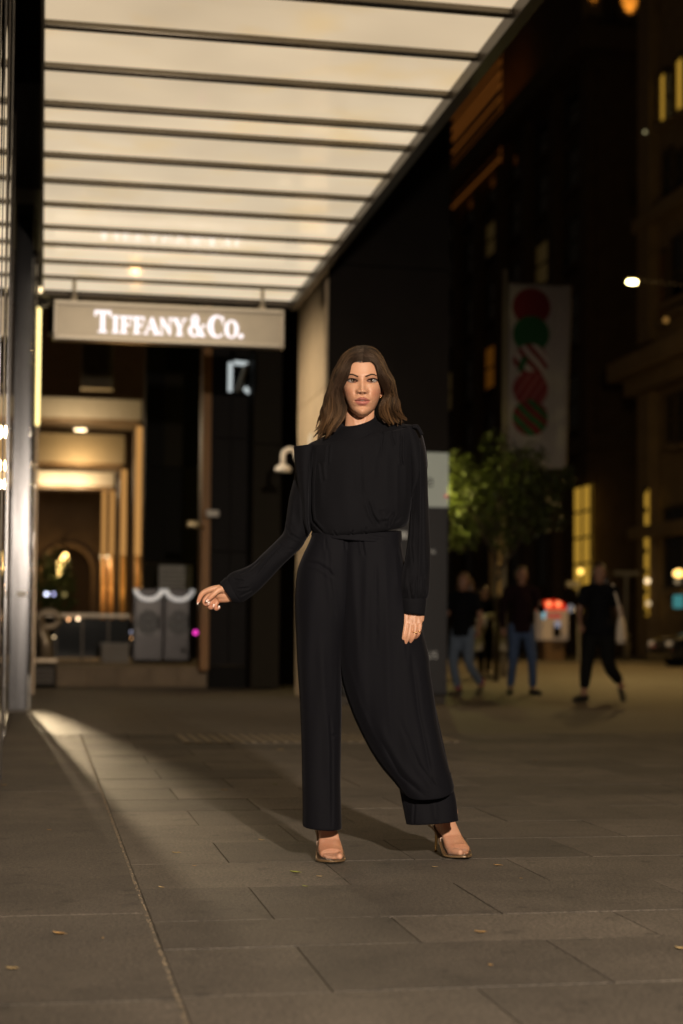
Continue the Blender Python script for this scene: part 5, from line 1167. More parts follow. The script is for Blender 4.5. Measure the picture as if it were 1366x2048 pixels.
# --- hands
nails = []
def hand(fingers, palm, voxel=.0016, k=1.0):
    fingers = [(p, [r_ * k for r_ in r]) for p, r in fingers]
    m = MB()
    for pts, r in palm: limb(m, pts, r, 14)
    for pts, r in fingers: limb(m, pts, r, 12)
    vs, fs = union(m, voxel, 5, .5)
    ctrs = [Vector(p[0][-1]) for p in fingers]
    def colf(v):
        d = min((v - c).length for c in ctrs); k = max(0, 1 - d / .035); n = pnoise(v * 60)
        return mixc(tuple(q * (1 + .10 * n) for q in SK), (.48, .19, .125), .55 * k)
    bodyadd(vs, fs, colf)
q = PXM
H = .100
def P_(px, py, d): return hp(px, py, H + d)
hand([([P_(438, 1176, .0), P_(425, 1178, .004), P_(412, 1182.5, .006), P_(402.5, 1190, .006), P_(396.5, 1203, .004)], [.0118, .0108, .0098, .0088, .0066]),          # index, stretched
      ([P_(449, 1178, .014), P_(438, 1180, .024), P_(428.5, 1187.5, .030), P_(420.5, 1195, .031), P_(415.5, 1200.5, .029)], [.0135, .0115, .0100, .0092, .0070]),      # thumb in front
      ([P_(432, 1186, -.004), P_(419, 1191, -.006), P_(409.5, 1201, -.002), P_(411.5, 1208, .008), P_(417.5, 1207, .016)], [.0118, .0104, .0094, .0088, .0074]),
      ([P_(436, 1192, -.006), P_(425, 1199, -.008), P_(418.5, 1209, -.004), P_(421.5, 1215, .006), P_(427, 1212, .013)], [.0114, .0100, .0092, .0086, .0072]),
      ([P_(443, 1197, -.006), P_(435, 1203, -.008), P_(430, 1212, -.004), P_(432.5, 1217.5, .004), P_(437.5, 1215, .010)], [.0108, .0092, .0084, .0078, .0066])],
     [([P_(464, 1184, .0), P_(453, 1184, .0), P_(441, 1181, .0)], [.021, .020, .0145]), ([P_(462, 1188, .0), P_(450, 1191, .0), P_(437, 1190, -.001)], [.021, .0185, .015]), ([P_(463, 1192, -.001), P_(452, 1196, -.001), P_(442, 1198, -.003)], [.019, .0165, .013]), ([P_(456, 1181, .006), P_(446, 1180, .012)], [.016, .014])])
nails += [(P_(416, 1200, .0355), .0062, (-.75, .75), .55), (P_(417, 1207, .0225), .0052, (.3, -1), .8), (P_(427, 1212, .0195), .0050, (.3, -1), .8), (P_(437.5, 1215, .0160), .0046, (.3, -1), .8), (P_(395.8, 1205.5, .008), .0042, (-.35, 1), .6)]
H = .092
hand([([P_(812, 1246, .012), P_(810, 1259, .018), P_(807.8, 1272.5, .020), P_(803.5, 1283, .012), P_(801, 1290, .004)], [.0122, .0106, .0100, .0088, .0068]),
      ([P_(821, 1249, .014), P_(819, 1262, .020), P_(816.5, 1274.5, .022), P_(810, 1286, .013), P_(805.8, 1294, .004)], [.0122, .0106, .0102, .0090, .0070]),
      ([P_(831, 1247, .012), P_(830, 1259, .018), P_(827.5, 1271.5, .019), P_(822, 1281, .010), P_(817.8, 1287, .001)], [.0116, .0100, .0096, .0086, .0068]),
      ([P_(839.5, 1245, .008), P_(839.5, 1255, .012), P_(837.2, 1266, .012), P_(834.5, 1272, .004), P_(831, 1276, -.005)], [.0108, .0092, .0086, .0076, .0062]),
      ([P_(806, 1228, -.004), P_(800.5, 1240, .0), P_(798.3, 1253, .004), P_(796.3, 1264, .006), P_(794.6, 1271, .006)], [.0130, .0112, .0100, .0088, .0064])],
     [([P_(824, 1215, -.002), P_(824, 1228, -.001), P_(818, 1246, .008)], [.024, .023, .0150]), ([P_(826, 1222, -.002), P_(828, 1234, .002), P_(827, 1248, .009)], [.023, .020, .0150]), ([P_(830, 1222, -.003), P_(834, 1234, .000), P_(837, 1246, .006)], [.022, .018, .0135]), ([P_(814, 1224, -.002), P_(812, 1236, .002), P_(813, 1246, .009)], [.018, .0165, .0138]), ([P_(840, 1226, -.003), P_(841, 1238, 0)], [.016, .0135])], k=.82)
nails += [(P_(801.0, 1289.5, .0115), .0050, (-.3, 1), .3), (P_(805.6, 1293.6, .0120), .0052, (-.4, 1), .3), (P_(817.4, 1286.8, .0085), .0048, (-.4, 1), .3), (P_(794.2, 1271, .0125), .0048, (-.2, 1), .5)]
M_nail = mat('nail_varnish', (.62, .40, .34), .22, coat=.6); M_tip = mat('nail_tip', (.85, .80, .76), .22, coat=.6)
for (p, r, (ux, uy), fl) in nails:
    dirv = (Rh * ux - Zu * uy).normalized(); sdv = dirv.cross(Fh).normalized(); f = MB()
    def ell(c, a, b, cc):
        rows = []
        for j in range(7):
            ph = PI * (j / 6); rows.append([c + dirv * (a * math.cos(ph)) + (sdv * math.cos(th) * b + Fh * math.sin(th) * cc) * max(.02, math.sin(ph)) for th in [k * PI / 5 for k in range(10)]])
        f.grid(rows)
    f.m = 0; ell(p, r * 1.15, r * .80, r * .42); f.m = 1; ell(p + dirv * r * .95, r * .50, r * .70, r * .40)
    f.build('fingernail', [M_nail, M_tip], wm, True)
M_gold = mat('gold', (.85, .55, .22), .22, metal=1)
rc_ = P_(829.2, 1265, .0175); f = MB(); ax = (Rh * .97 - Zu * .22).normalized(); ay = Fh
f.tube([rc_ + ax * .0108 * math.cos(a) + Fh * .0112 * math.sin(a) for a in [k * PI / 10 for k in range(21)]], .0011, 8, False); f.ball(rc_ - Fh * .0115 + ax * .003, .0026, 8, 6); f.build('finger_ring', M_gold, wm, True)
rc_ = P_(838.4, 1263, .0105); f = MB(); f.tube([rc_ + ax * .0096 * math.cos(a) + Fh * .010 * math.sin(a) for a in [k * PI / 10 for k in range(21)]], .001, 8, False); f.ball(rc_ - Fh * .0105, .0030, 8, 6); f.build('finger_ring', M_gold, wm, True)
# --- feet and clear shoes
M_clear = bpy.data.materials.new('clear_vinyl'); M_clear.use_nodes = True
nt = M_clear.node_tree; nt.nodes.clear(); g1 = nt.nodes.new('ShaderNodeBsdfGlossy'); g1.inputs['Roughness'].default_value = .2; g1.inputs[0].default_value = (1, .95, .9, 1)
t1 = nt.nodes.new('ShaderNodeBsdfTransparent'); t1.inputs[0].default_value = (.80, .76, .73, 1); fr = nt.nodes.new('ShaderNodeLayerWeight'); fr.inputs[0].default_value = .35
nzz = nt.nodes.new('ShaderNodeTexNoise'); nzz.inputs['Scale'].default_value = 55; bpn = nt.nodes.new('ShaderNodeBump'); bpn.inputs['Strength'].default_value = .9; bpn.inputs['Distance'].default_value = .006
nt.links.new(nzz.outputs[0], bpn.inputs['Height']); nt.links.new(bpn.outputs[0], g1.inputs['Normal'])
mr = nt.nodes.new('ShaderNodeMapRange'); mr.inputs[3].default_value = .13; mr.inputs[4].default_value = .55; ms = nt.nodes.new('ShaderNodeAddShader'); gm = nt.nodes.new('ShaderNodeMixRGB'); gm.inputs[1].default_value = (0, 0, 0, 1); gm.inputs[2].default_value = (1, .96, .92, 1); om = nt.nodes.new('ShaderNodeOutputMaterial')
nt.links.new(fr.outputs['Fresnel'], mr.inputs[0]); nt.links.new(mr.outputs[0], gm.inputs[0]); nt.links.new(gm.outputs[0], g1.inputs[0]); nt.links.new(t1.outputs[0], ms.inputs[0]); nt.links.new(g1.outputs[0], ms.inputs[1]); nt.links.new(ms.outputs[0], om.inputs[0])
SOLE = [(0, .098), (.14, .096), (.30, .078), (.48, .040), (.62, .015), (.75, .009), (1, .012)]
HWF = [(0, .020), (.05, .028), (.15, .031), (.35, .031), (.55, .041), (.68, .047), (.80, .042), (.90, .028), (.97, .012), (1, .003)]
TOPF = [(0, .07), (.10, .10), (.20, .115), (.35, .098), (.50, .078), (.65, .055), (.78, .038), (.88, .030), (.95, .022), (1, .010)]
def foot(tip_px, dirv, ankle, lab):
    tsd = -1 if lab == 'l' else 1
    Lf = .235; tip = on_z(*tip_px, .004); tip.z = 0; dirv = dirv.normalized(); sd = Vector((-dirv.y, dirv.x, 0)); heel = tip - dirv * Lf
    def S(u): return heel + dirv * (Lf * u)
    rows = []
    for i in range(34):
        u = .02 + .78 * i / 33; sh = crom(SOLE, u)[1] + .003; hw = crom(HWF, u)[1] * .93; tp = crom(TOPF, u)[1]; row = []
        if u > .86: hw = max(hw, .030 * math.sqrt(max(.02, (0.945 - u) / .085)))
        for k in range(40):
            a = 2 * PI * k / 40; c, s = math.cos(a), math.sin(a); toe = 0
            if u > .74 and s > 0: toe = .008 * smoothstep(.74, .84, u) * (abs(math.sin((c * .5 + .5) * PI * 5)) ** .6 - .5)
            row.append(S(u) + sd * hw * c + Zu * (sh + (tp + toe) * (.5 + .5 * math.copysign(abs(s) ** .8, s))))
        rows.append(row)
    rows = [[sum(rows[0], Vector()) / 40] * 40] + rows + [[sum(rows[-1], Vector()) / 40] * 40]
    m = MB(); m.grid(rows)
    an = S(.19) + Zu * .15; limb(m, [ankle, (Vector(ankle) + an) / 2 + dirv * .004, an, S(.30) + Zu * .105, S(.5) + Zu * .072], [.036, .033, .034, .032, .024], 16)
    for q_ in range(5):
        w0 = -.034 + .0155 * q_; w0 *= tsd; Lq = (.945, .925, .905, .885, .86)[q_]; rq = (.0135, .0100, .0095, .0090, .0085)[q_]
        limb(m, [S(.72) + sd * w0 * .95 + Zu * .022, S(.80) + sd * w0 * (.92 - .1) + Zu * .025, S(Lq) + sd * w0 * .62 + Zu * (.012 + rq)], [rq * .8, rq, rq * .86], 10)
    for sg_ in (-1, 1): m.ball(S(.16) + Zu * .165 + sd * .030 * sg_, .012, 10, 8)
    vs, fs = union(m, .0024, 6)
    bodyadd(vs, fs, lambda v: mixc(SK, (.50, .27, .19), .3 * smoothstep(.15, .05, v.z)))
    sh_ = bpy.data.objects.new('shoe', None); COL.objects.link(sh_); sh_.parent = wm; sh_.location = S(.6) - wloc(wm)
    # vamp and heel counter
    f = MB()
    for (u0, u1, vamp) in ((.50, 1.0, True), (.0, .48, False)):
        rows = []
        for i in range(22):
            u = u0 + (u1 - u0) * i / 21; sh = crom(SOLE, u)[1]; hw = crom(HWF, u)[1] + .004; tp = crom(TOPF, u)[1] + .006; row = []
            full = 1.0 if vamp else .0
            for k in range(25):
                t_ = k / 24
                if vamp:
                    a = PI * t_; cut = smoothstep(.50, .66, u); hgt = tp * (math.sin(a) ** .8) 
                    if u < .64: hgt = min(hgt, tp * (.35 + .65 * smoothstep(.50, .64, u)) )
                    row.append(S(u) + sd * hw * math.copysign(abs(math.cos(a)) ** .75, math.cos(a)) + Zu * (sh + hgt))
                else:
                    a = PI * (t_ - .5); uu = u
                    row.append(S(max(.0, .30 * (1 - math.cos(a)) * .9 - .02)) + sd * .036 * math.sin(a) + Zu * (crom(SOLE, .30 * (1 - math.cos(a)))[1] + .05 * (i / 21) * (1 - .5 * abs(math.sin(a)))))
            rows.append(row)
            if vamp and i == 0: rim_pts = row[1:-1]
        f.grid(rows, False)
    f.build('clear_upper', M_clear, sh_, True, fix=False)
    f = MB(); f.tube(rim_pts, .0016, 6); f.build('edge_binding', mat('vinyl_edge', (.55, .42, .34), .25, spec=.8), sh_, True)
    f = MB(); up = []
    for i in range(41):
        u = i / 40; up.append((u, crom(HWF, u)[1] + .0045, crom(SOLE, u)[1]))
    rows = []
    for dz, gr in ((-.0035, 0), (.0035, .0015), (.0035, -.004), (-.0035, -.004)):
        L_ = [S(u) + sd * (w + gr) + Zu * max(.0005, s + dz) for u, w, s in up]; R_ = [S(u) - sd * (w + gr) + Zu * max(.0005, s + dz) for u, w, s in up][::-1]; rows.append(L_ + R_)
    f.grid(rows + [rows[0]]); 
    for i in range(40):
        u, w, s = up[i]; u2, w2, s2 = up[i + 1]; z = .001
        f.quad(S(u) + sd * w + Zu * (s + z), S(u) - sd * w + Zu * (s + z), S(u2) - sd * w2 + Zu * (s2 + z), S(u2) + sd * w2 + Zu * (s2 + z))
    f.build('sole', mat('tan_sole', (.16, .10, .05), .4, metal=.3), sh_, True)
    f = MB(); f.tube([S(.10) + Zu * .096, S(.085) + Zu * .085, S(.06) + Zu * .05, S(.045) + Zu * .010, S(.045)], [.016, .009, .0055, .0048, .0055], 12); f.build('stiletto_heel', M_gold, sh_, True)
foot((668, 1727), -Fh * .98 + Rh * .17, hp(657, 1640, .015), 'l')
foot((934, 1717.5), -Fh * .90 + Rh * .44, hp(896, 1625, -.035), 'r')
M_skin = mat('skin', SK, .46, spec=.42, bump=.10, bscale=350)
n_, l_ = nodes(M_skin); vc = n_.new('ShaderNodeVertexColor'); vc.layer_name = 'Col'; b_ = n_['Principled BSDF']; l_.new(vc.outputs[0], b_.inputs['Base Color'])
b_.inputs['Subsurface Weight'].default_value = .12; b_.inputs['Subsurface Radius'].default_value = (.8, .3, .15); b_.inputs['Subsurface Scale'].default_value = .012
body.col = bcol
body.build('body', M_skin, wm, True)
# --- eyes
M_sclera = mat('eye_white', (.22, .19, .178), .12, coat=1); M_iris = mat('brown_iris', (.055, .028, .014), .15, coat=1, var=.5, vscale=300); M_pupil = mat('pupil', (.004, .004, .004), .05, coat=1)
def surf_d(x, y):
    hw = crom(hw_t, y)[1]; fd = crom(fd_t, y)[1]; c = (x - FX) / hw; s = math.sqrt(max(0, 1 - c * c)); jaw = smoothstep(775, 815, y)
    return fd * s ** (.80 + .12 * jaw) + min(1, s * 2) ** 1.2 * face_feat(x, y)
for (cx, cy, sd) in EYES:
    ix = cx + (1.9 if sd < 0 else -1.5); iy = cy - 1.0
    dsurf = surf_d(cx, cy); R = 9.0; gaze = (-Fh + Rh * 0.0).normalized()
    c = hp(cx + .0, cy - .5, (dsurf - R - .9) * PXM); f = MB()
    off = (at_depth(ix, iy, TW) - at_depth(cx, cy - .5, TW)); gz = (-Fh * R * PXM + off).normalized(); u_ = gz.cross(Zu).normalized(); v_ = gz.cross(u_)
    rows = []; angs = [0.0, .07, .14, .17, .19, .25, .31, .37, .39, .42, .45, .48, .5, .65, .85, 1.1, 1.4, 1.8, 2.3, 3.0]
    for an in angs:
        rows.append([c + (gz * math.cos(an) + (u_ * math.cos(b) + v_ * math.sin(b)) * math.sin(an)) * R * PXM for b in [k * PI / 14 for k in range(28)]])
    for i in range(len(rows) - 1):
        f.m = 2 if angs[i + 1] <= .20 else (1 if angs[i + 1] <= .48 else 0); f.grid([rows[i], rows[i + 1]])
    f.build('eye', [M_sclera, M_iris, M_pupil], wm, True)
    # lashes and liner along the upper lid, thin lower lash line
    M_lash = bpy.data.materials.get('lash_black') or mat('lash_black', (.010, .007, .006), .5)
    f = MB(); pts = []; rad = []
    for i in range(21):
        u = -1.02 + 2.1 * i / 20; uu = u * sd; x = cx + uu * 11.6
        up = 5.9 * (1 - min(1.15, abs(uu - (-.12 * sd))) ** 2.1 / (1.12 ** 2.1)); y = cy + (-.9 * u) - max(-.6, up) + .15
        pts.append(hp(x, y, (surf_d(x, y) + .35) * PXM)); rad.append((.38 + .52 * smoothstep(-1, .8, u)) * PXM)
    f.tube(pts, rad, 6)
    for i in range(26):
        u = -.75 + 1.75 * i / 25; uu = u * sd; x = cx + uu * 11.4; up = 5.9 * (1 - min(1.12, abs(uu + .12 * sd)) ** 2.1 / (1.12 ** 2.1)); y = cy - .9 * u - up
        L = 1.0 + 1.3 * smoothstep(-.4, .9, u); p = hp(x, y, (surf_d(x, y) + .4) * PXM); e_ = hp(x + sd * (.2 + 1.3 * (u + .2)), y - L * .7, (surf_d(x, y) + 2.2) * PXM)
        f.tube([p, (p + e_) / 2 - Fh * .4 * PXM, e_], [.16 * PXM, .12 * PXM, .03 * PXM], 4)
    for i in range(16):
        u = -.2 + 1.1 * i / 15; x = cx + u * sd * 11.2; y = cy - .9 * u + 3.4 * (1 - u * u); p = hp(x, y, (surf_d(x, y) + .3) * PXM); e_ = hp(x + sd * .6 * u, y + 1.3, (surf_d(x, y) + 1.2) * PXM); f.tube([p, e_], [.11 * PXM, .04 * PXM], 4)
    f.build('eyelashes', M_lash, wm, True)
    # brow
    f = MB(); B = [(0, FX + sd * 7.0, 753.2, 1.5), (1, FX + sd * 12, 751.2, 1.8), (2, FX + sd * 18, 748.9, 1.7), (3, FX + sd * 23.5, 749.0, 1.4), (4, FX + sd * 29.5, 751.9, .5)]
    for i in range(420):
        s_ = random.uniform(0, 4); _, x, y, w = crom(B, s_); y += random.uniform(-w, w) * .75; ang = 1.0 - .36 * s_ + random.uniform(-.15, .15); L = random.uniform(1.6, 2.8) * (1 - .1 * s_)
        p = hp(x, y, (surf_d(x, y) + .15) * PXM); x2, y2 = x + sd * L * math.cos(ang * .6), y - L * math.sin(ang * .55) * .55; e_ = hp(x2, y2, (surf_d(x2, y2) + .55) * PXM); f.tube([p, e_], [.30 * PXM, .09 * PXM], 4)
    f.build('eyebrow', bpy.data.materials.get('brow_hair') or mat('brow_hair', (.030, .018, .011), .6), wm)
# --- hair
LEV = {-1: [((726.5, 721.5, 46.6), (727, 690.5, 5), (726, 712, -60)), ((715, 722, 46.6), (710.5, 693.5, 8), (714, 712, -64)), ((703.5, 728, 44.6), (690, 708.5, 8), (700, 725, -70)), ((699.5, 743, 44), (673.5, 731, 6), (694, 745, -72)), ((693, 762, 41), (662, 760, 4), (690, 770, -70)), ((684.5, 780, 38), (654, 789, 4), (688, 795, -62)), ((686.5, 800, 35), (648, 817, 6), (688, 818, -54)), ((690, 820, 34), (646, 838, 10), (690, 840, -50)), ((685, 842, 37), (647, 853, 16), (690, 858, -50)), ((672, 864, 42), (642, 869, 20), (688, 872, -50)), ((655, 884, 46), (636, 886, 22), (684, 884, -50))],
       1: [((728, 721.5, 46.6), (728, 690.5, 5), (727, 712, -60)), ((741, 722, 46.6), (743, 693.5, 8), (740, 712, -64)), ((751, 729, 44.6), (760, 709.5, 8), (750, 725, -70)), ((754.5, 743, 43), (773.5, 735, 6), (757, 745, -72)), ((757.5, 760, 39), (787, 761, 4), (762, 770, -70)), ((764, 776, 32), (792, 789, 4), (763, 795, -62)), ((769, 789, 25), (795, 807, 6), (763, 818, -54)), ((762, 812, 26), (793, 826, 8), (762, 832, -48)), ((759, 832, 32), (796, 840, 12), (762, 846, -46)), ((766, 846, 36), (801, 848, 16), (764, 855, -46)), ((775, 854, 38), (806, 853, 18), (768, 858, -46))]}
def hpos(side, phi, lev):
    L = LEV[side]; i = min(len(L) - 2, int(lev)); out = []
    def arcp(k):
        A, B, C = L[k]
        if phi < PI / 2:
            c, s = math.cos(phi), math.sin(phi); return (A[0] + (B[0] - A[0]) * s, A[1] + (B[1] - A[1]) * (s if k < 3 else 1 - c), B[2] + (A[2] - B[2]) * c)
        c, s = -math.cos(phi), math.sin(phi); return (C[0] + (B[0] - C[0]) * s, C[1] + (B[1] - C[1]) * (s if k < 3 else 1 - c), B[2] + (C[2] - B[2]) * c)
    pts = [arcp(max(0, min(len(L) - 1, k))) for k in (i - 1, i, i + 1, i + 2)]; t = lev - i
    for k in range(3):
        p0, p1, p2, p3 = (pts[q_][k] for q_ in range(4))
        out.append(.5 * (2 * p1 + (p2 - p0) * t + (2 * p0 - 5 * p1 + 4 * p2 - p3) * t * t + (3 * p1 - p0 - 3 * p2 + p3) * t ** 3))
    return out
hair = MB(); hcol = []
# scalp shell under the strands
for side in (-1, 1):
    rows = []
    for j in range(49):
        lev = 9.0 * j / 48; row = []
        for i in range(41):
            phi = PI * (.02 + .98 * i / 40); x, y, d = hpos(side, phi, lev); x2, y2, d2 = hpos(side, PI / 2, lev)
            cxm = FX; x = cxm + (x - cxm) * .972 if lev < 4 else x - side * 1.2 * math.sin(phi); row.append(hp(x, y + 1.8 * (1 - smoothstep(1, 3, lev)), (d * .965 - 1.2) * PXM))
            hcol.append((.016, .009, .006))
        rows.append(row)
    hair.grid(rows, False)
rng = random.Random(11)
for side in (-1, 1):
    for lk in range(64):
        phi0 = PI * (rng.random() ** 1.25) * .98; endl = 10 - abs(rng.gauss(0, 1.5)); endl = max(6.6, min(10, endl)); ph = rng.uniform(0, 6.28); ph = side * 1.2 + phi0 * 1.6 + rng.gauss(0, .7); wa = rng.uniform(2.0, 5.0); fl = rng.gauss(1.0, 1.3) if phi0 > .7 else rng.gauss(.1, .6)
        ldx = rng.gauss(0, 1.1); ldd = rng.gauss(0, 1.6); curl = rng.uniform(0, 1) if phi0 > .9 else 0; tone = rng.choice((.45, .7, 1.0, 1.35, 1.6)) * rng.uniform(.85, 1.15); gold = rng.uniform(.3, 1.0)
        for st_ in range(44):
            dphi = rng.gauss(0, .075); lay = rng.uniform(-1.0, 1.0); e2 = endl - rng.uniform(0, .9); sc = rng.gauss(0, .7); N = 20; pts = []; rad = []
            for i in range(N + 1):
                t = i / N; lev = e2 * t ** .92; conv = 1 - .82 * smoothstep(.45, 1, t); phi = max(.0, min(PI, phi0 + dphi * conv * (1 + .3 * t)))
                x, y, d = hpos(side, phi, lev)
                g_ = smoothstep(3, 9, lev); wv = math.sin(lev * 1.45 + ph) * wa * g_ + sc * g_ * .8
                x += wv * (.7 + .3 * math.sin(phi)) + side * fl * 1.8 * max(0, t - .8) / .2 * g_; y -= abs(fl) * 2.0 * (max(0, t - .85) / .15) ** 2
                q_ = smoothstep(.62, 1, t) * curl; q_ *= 1 + .8 * math.exp(-((phi0 - 1.45) / .5) ** 2); x += side * q_ * 5 * math.sin(q_ * 1.8); y -= q_ * q_ * 6
                x += side * 3.2 * math.sin(lev * 1.5 + .6 + .5 * math.sin(phi0 * 2)) * smoothstep(4.5, 8, lev) + ldx * smoothstep(.6, 3, lev) * (1 + g_); d += ldd * smoothstep(1, 4, lev)
                d += lay * .9 + math.cos(lev * 1.25 + ph) * wa * g_ * .8
                if i < 3: x += sc * .5 * (3 - i) / 3
                pts.append(hp(x, y, d * PXM)); rad.append((.27 * (1 - .55 * t ** 3)) * PXM)
                c0 = mixc((.010, .0056, .0038), (.017, .0092, .0056), t * 2 if t < .5 else 1); c1 = mixc(c0, (.075, .040, .017), gold * smoothstep(.55, 1, t)); c1 = tuple(v * tone for v in c1); hcol += [c1] * 4
            hair.tube(pts, rad, 4, False)
# flyaways
for k in range(190):
    side = rng.choice((-1, 1)); phi = rng.uniform(.3, 2.0); lev0 = rng.uniform(.3, 6); pts = []; rad = []; a0 = rng.uniform(-.6, .6); am = rng.uniform(.8, 3.6)
    for i in range(11):
        t = i / 10; lev = min(9.8, lev0 + t * rng.uniform(1.9, 2.1)); x, y, d = hpos(side, phi, lev); o_ = am * math.sin(t * PI * .8); x += side * o_ * math.sin(phi); y -= o_ * .7 * math.cos(min(1.5, lev * .35)); pts.append(hp(x, y, (d + o_ * .5) * PXM)); rad.append(.15 * PXM); hcol += [(.10, .058, .028)] * 4
    hair.tube(pts, rad, 4, False)
M_hair = mat('brunette_hair', (.05, .03, .02), .40, spec=.34)
n_, l_ = nodes(M_hair); vc = n_.new('ShaderNodeVertexColor'); vc.layer_name = 'Col'; l_.new(vc.outputs[0], n_['Principled BSDF'].inputs['Base Color']); n_['Principled BSDF'].inputs['Specular Tint'].default_value = (.62, .46, .34, 1)
hair.col = hcol; hair.build('hair', M_hair, wm, True, fix=False)
# short hairs along the hairline
f = MB()
for k in range(420):
    sd_ = rng.choice((-1, 1)); hx = abs(rng.gauss(0, 13)) % 27; hl = crom([(0, 724), (12, 723.5), (20, 727), (25, 735), (27.5, 745)], hx)[1]; x = FX + .5 + sd_ * hx; y = hl + rng.uniform(-1.5, 1.6); L = rng.uniform(2, 4.5); an = .25 + hx * .035
    p = hp(x, y, (surf_d(x, max(y, 723)) + .1) * PXM); x2, y2 = x + sd_ * L * math.cos(an), y - L * math.sin(an) * .9; e_ = hp(x2, y2, (surf_d(x2, max(723, y2)) + 1.3) * PXM); f.tube([p, (p + e_) / 2, e_], [.05 * PXM, .10 * PXM, .06 * PXM], 3, False)
f.build('hairline', bpy.data.materials['brow_hair'], wm, fix=False)
# tiny earring glint
f = MB(); f.ball(hp(761.5, 794.5, .012), .0035, 8, 6); f.build('earring', M_gold, wm, True)
# ------------------------------------------------------------------ people walking in the street
M_skin2 = mat('walker_skin', (.26, .135, .085), .55, var=.08)
M_eye2 = mat('walker_eye', (.02, .015, .012), .3)
def walker(label, px, py, D, Hh, turn, legs, arms, top, bottom, shoe, haircol, hairlen, sleeve_to, trouser_to=.10, wide=1.0, lean=0.0, sock=None):
    o = at_depth(px, py, D); o.z = 0
    t = thing('person', label, 'person', o, 'people walking in the street')
    k = Hh / 1.70; ct, st_ = math.cos(turn), math.sin(turn)
    fw = (-Fh * ct + Rh * st_); rt = (Rh * ct + Fh * st_)
    def Q(x, y, z): return o + (rt * x + fw * (y + lean * z)) * k + Zu * (z * k)
    hipL, hipR = [(-.09, 0, .90), (.09, 0, .90)]; sh = [(-.185, 0, 1.40), (.185, 0, 1.40)]
    b = MB(); f = b
    limb(b, [Q(0, 0, .92), Q(0, .01, 1.12), Q(0, .0, 1.30), Q(0, -.01, 1.42), Q(0, 0, 1.50)], [.125, .105, .125, .085, .05], 12)
    limb(b, [Q(*sh[0]), Q(0, 0, 1.40), Q(*sh[1])], [.055, .08, .055], 12)
    limb(b, [Q(0, 0, 1.46), Q(0, .02, 1.56)], [.05, .052], 10)
    b.ball(Q(0, .02, 1.615), .098 * k, 16, 12, (.80, .92, 1.18)); b.ball(Q(0, .055, 1.545), .055 * k, 12, 8, (.9, .9, .9)); b.ball(Q(0, .115, 1.590), .017 * k, 8, 6, (.8, 1, 1.3))
    for s in (-1, 1): b.ball(Q(s * .078, .01, 1.60), .022 * k, 8, 6, (.4, .8, 1.2))
    hands = []
    for i, (el, wr) in enumerate(arms):
        limb(b, [Q(*sh[i]), Q(*el), Q(*wr)], [.048, .037, .024], 10); hands.append((Q(*el), Q(*wr)))
    feet = []
    for i, (kn, an, tdir) in enumerate(legs):
        h = (hipL, hipR)[i]; limb(b, [Q(*h), Q(*kn), Q(*an)], [.085, .056, .038], 12)
        a = Q(*an); d = (rt * tdir[0] + fw * tdir[1] + Zu * tdir[2]).normalized(); feet.append((a, d)); limb(b, [a + Zu * -.03, a + d * .09 - Zu * .055, a + d * .17 - Zu * .062], [.036, .034, .026], 10)
    vs, fs = union(b, .016, 4)
    fb = MB(); fb.add(vs, fs)
    for el, wr in hands:
        d = (wr - el).normalized(); s_ = d.cross(fw).normalized() if abs(d.dot(fw)) < .95 else rt
        pa = wr + d * .055 * k; fb.ball(wr + d * .045 * k, .038 * k, 10, 8, (.85, .75, 1.0))
        for q, L in ((-1.5, .062), (-.5, .072), (.5, .068), (1.5, .054)):
            p0 = pa + s_ * q * .016 * k; p1 = p0 + d * L * .6 * k + fw * .008; p2 = p0 + d * L * .95 * k + fw * .026; fb.tube([p0, p1, p2], [.009, .0085, .006], 6)
        fb.tube([wr + d * .02 - s_ * .026, wr + d * .05 - s_ * .042 + fw * .012, wr + d * .078 - s_ * .038 + fw * .02], [.011, .010, .007], 6)
    fb.build('body', M_skin2, t, True, fix=False)
    f = MB()
    for s in (-1, 1): f.ball(Q(s * .032, .098, 1.628), .011, 8, 6, (1.2, .7, .7))
    f.build('eyes', M_eye2, t)
    # top
    c = MB(); limb(c, [Q(0, 0, .86), Q(0, .0, .95), Q(0, .012, 1.12), Q(0, .012, 1.28), Q(0, -.005, 1.40)], [.150 * wide, .148 * wide, .132, .142, .10], 16)
    limb(c, [Q(*sh[0]), Q(0, 0, 1.41), Q(*sh[1])], [.068, .09, .068], 12)
    for i, (el, wr) in enumerate(arms):
        S_, E_, W_ = Vector(Q(*sh[i])), Vector(Q(*el)), Vector(Q(*wr))
        if sleeve_to >= 1: limb(c, [S_, E_, E_ + (W_ - E_) * min(1, sleeve_to - 1 + .0)], [.066, .052, .040], 10)
        else: limb(c, [S_, S_ + (E_ - S_) * sleeve_to], [.068, .064], 10)
    # open the hem: flatten below
    vs, fs = union(c, .017, 4); hem = .84 * k; vs = [Vector((v.x, v.y, max(v.z, o.z + hem))) for v in vs]
    g = MB(); g.add(vs, fs); g.build('top', top, t, True, fix=False)
    c = MB(); limb(c, [Q(0, 0, .98), Q(0, 0, .90)], [.135, .142], 14)
    for i, (kn, an, tdir) in enumerate(legs):
        h = (hipL, hipR)[i]; A_, K_, N_ = Vector(Q(*h)), Vector(Q(*kn)), Vector(Q(*an)); e_ = N_ + (K_ - N_) * trouser_to
        limb(c, [A_, K_, e_], [.100, .068 * wide, .052 * wide], 12)
    vs, fs = union(c, .017, 4); g = MB(); g.add(vs, fs); g.build('trousers', bottom, t, True, fix=False)
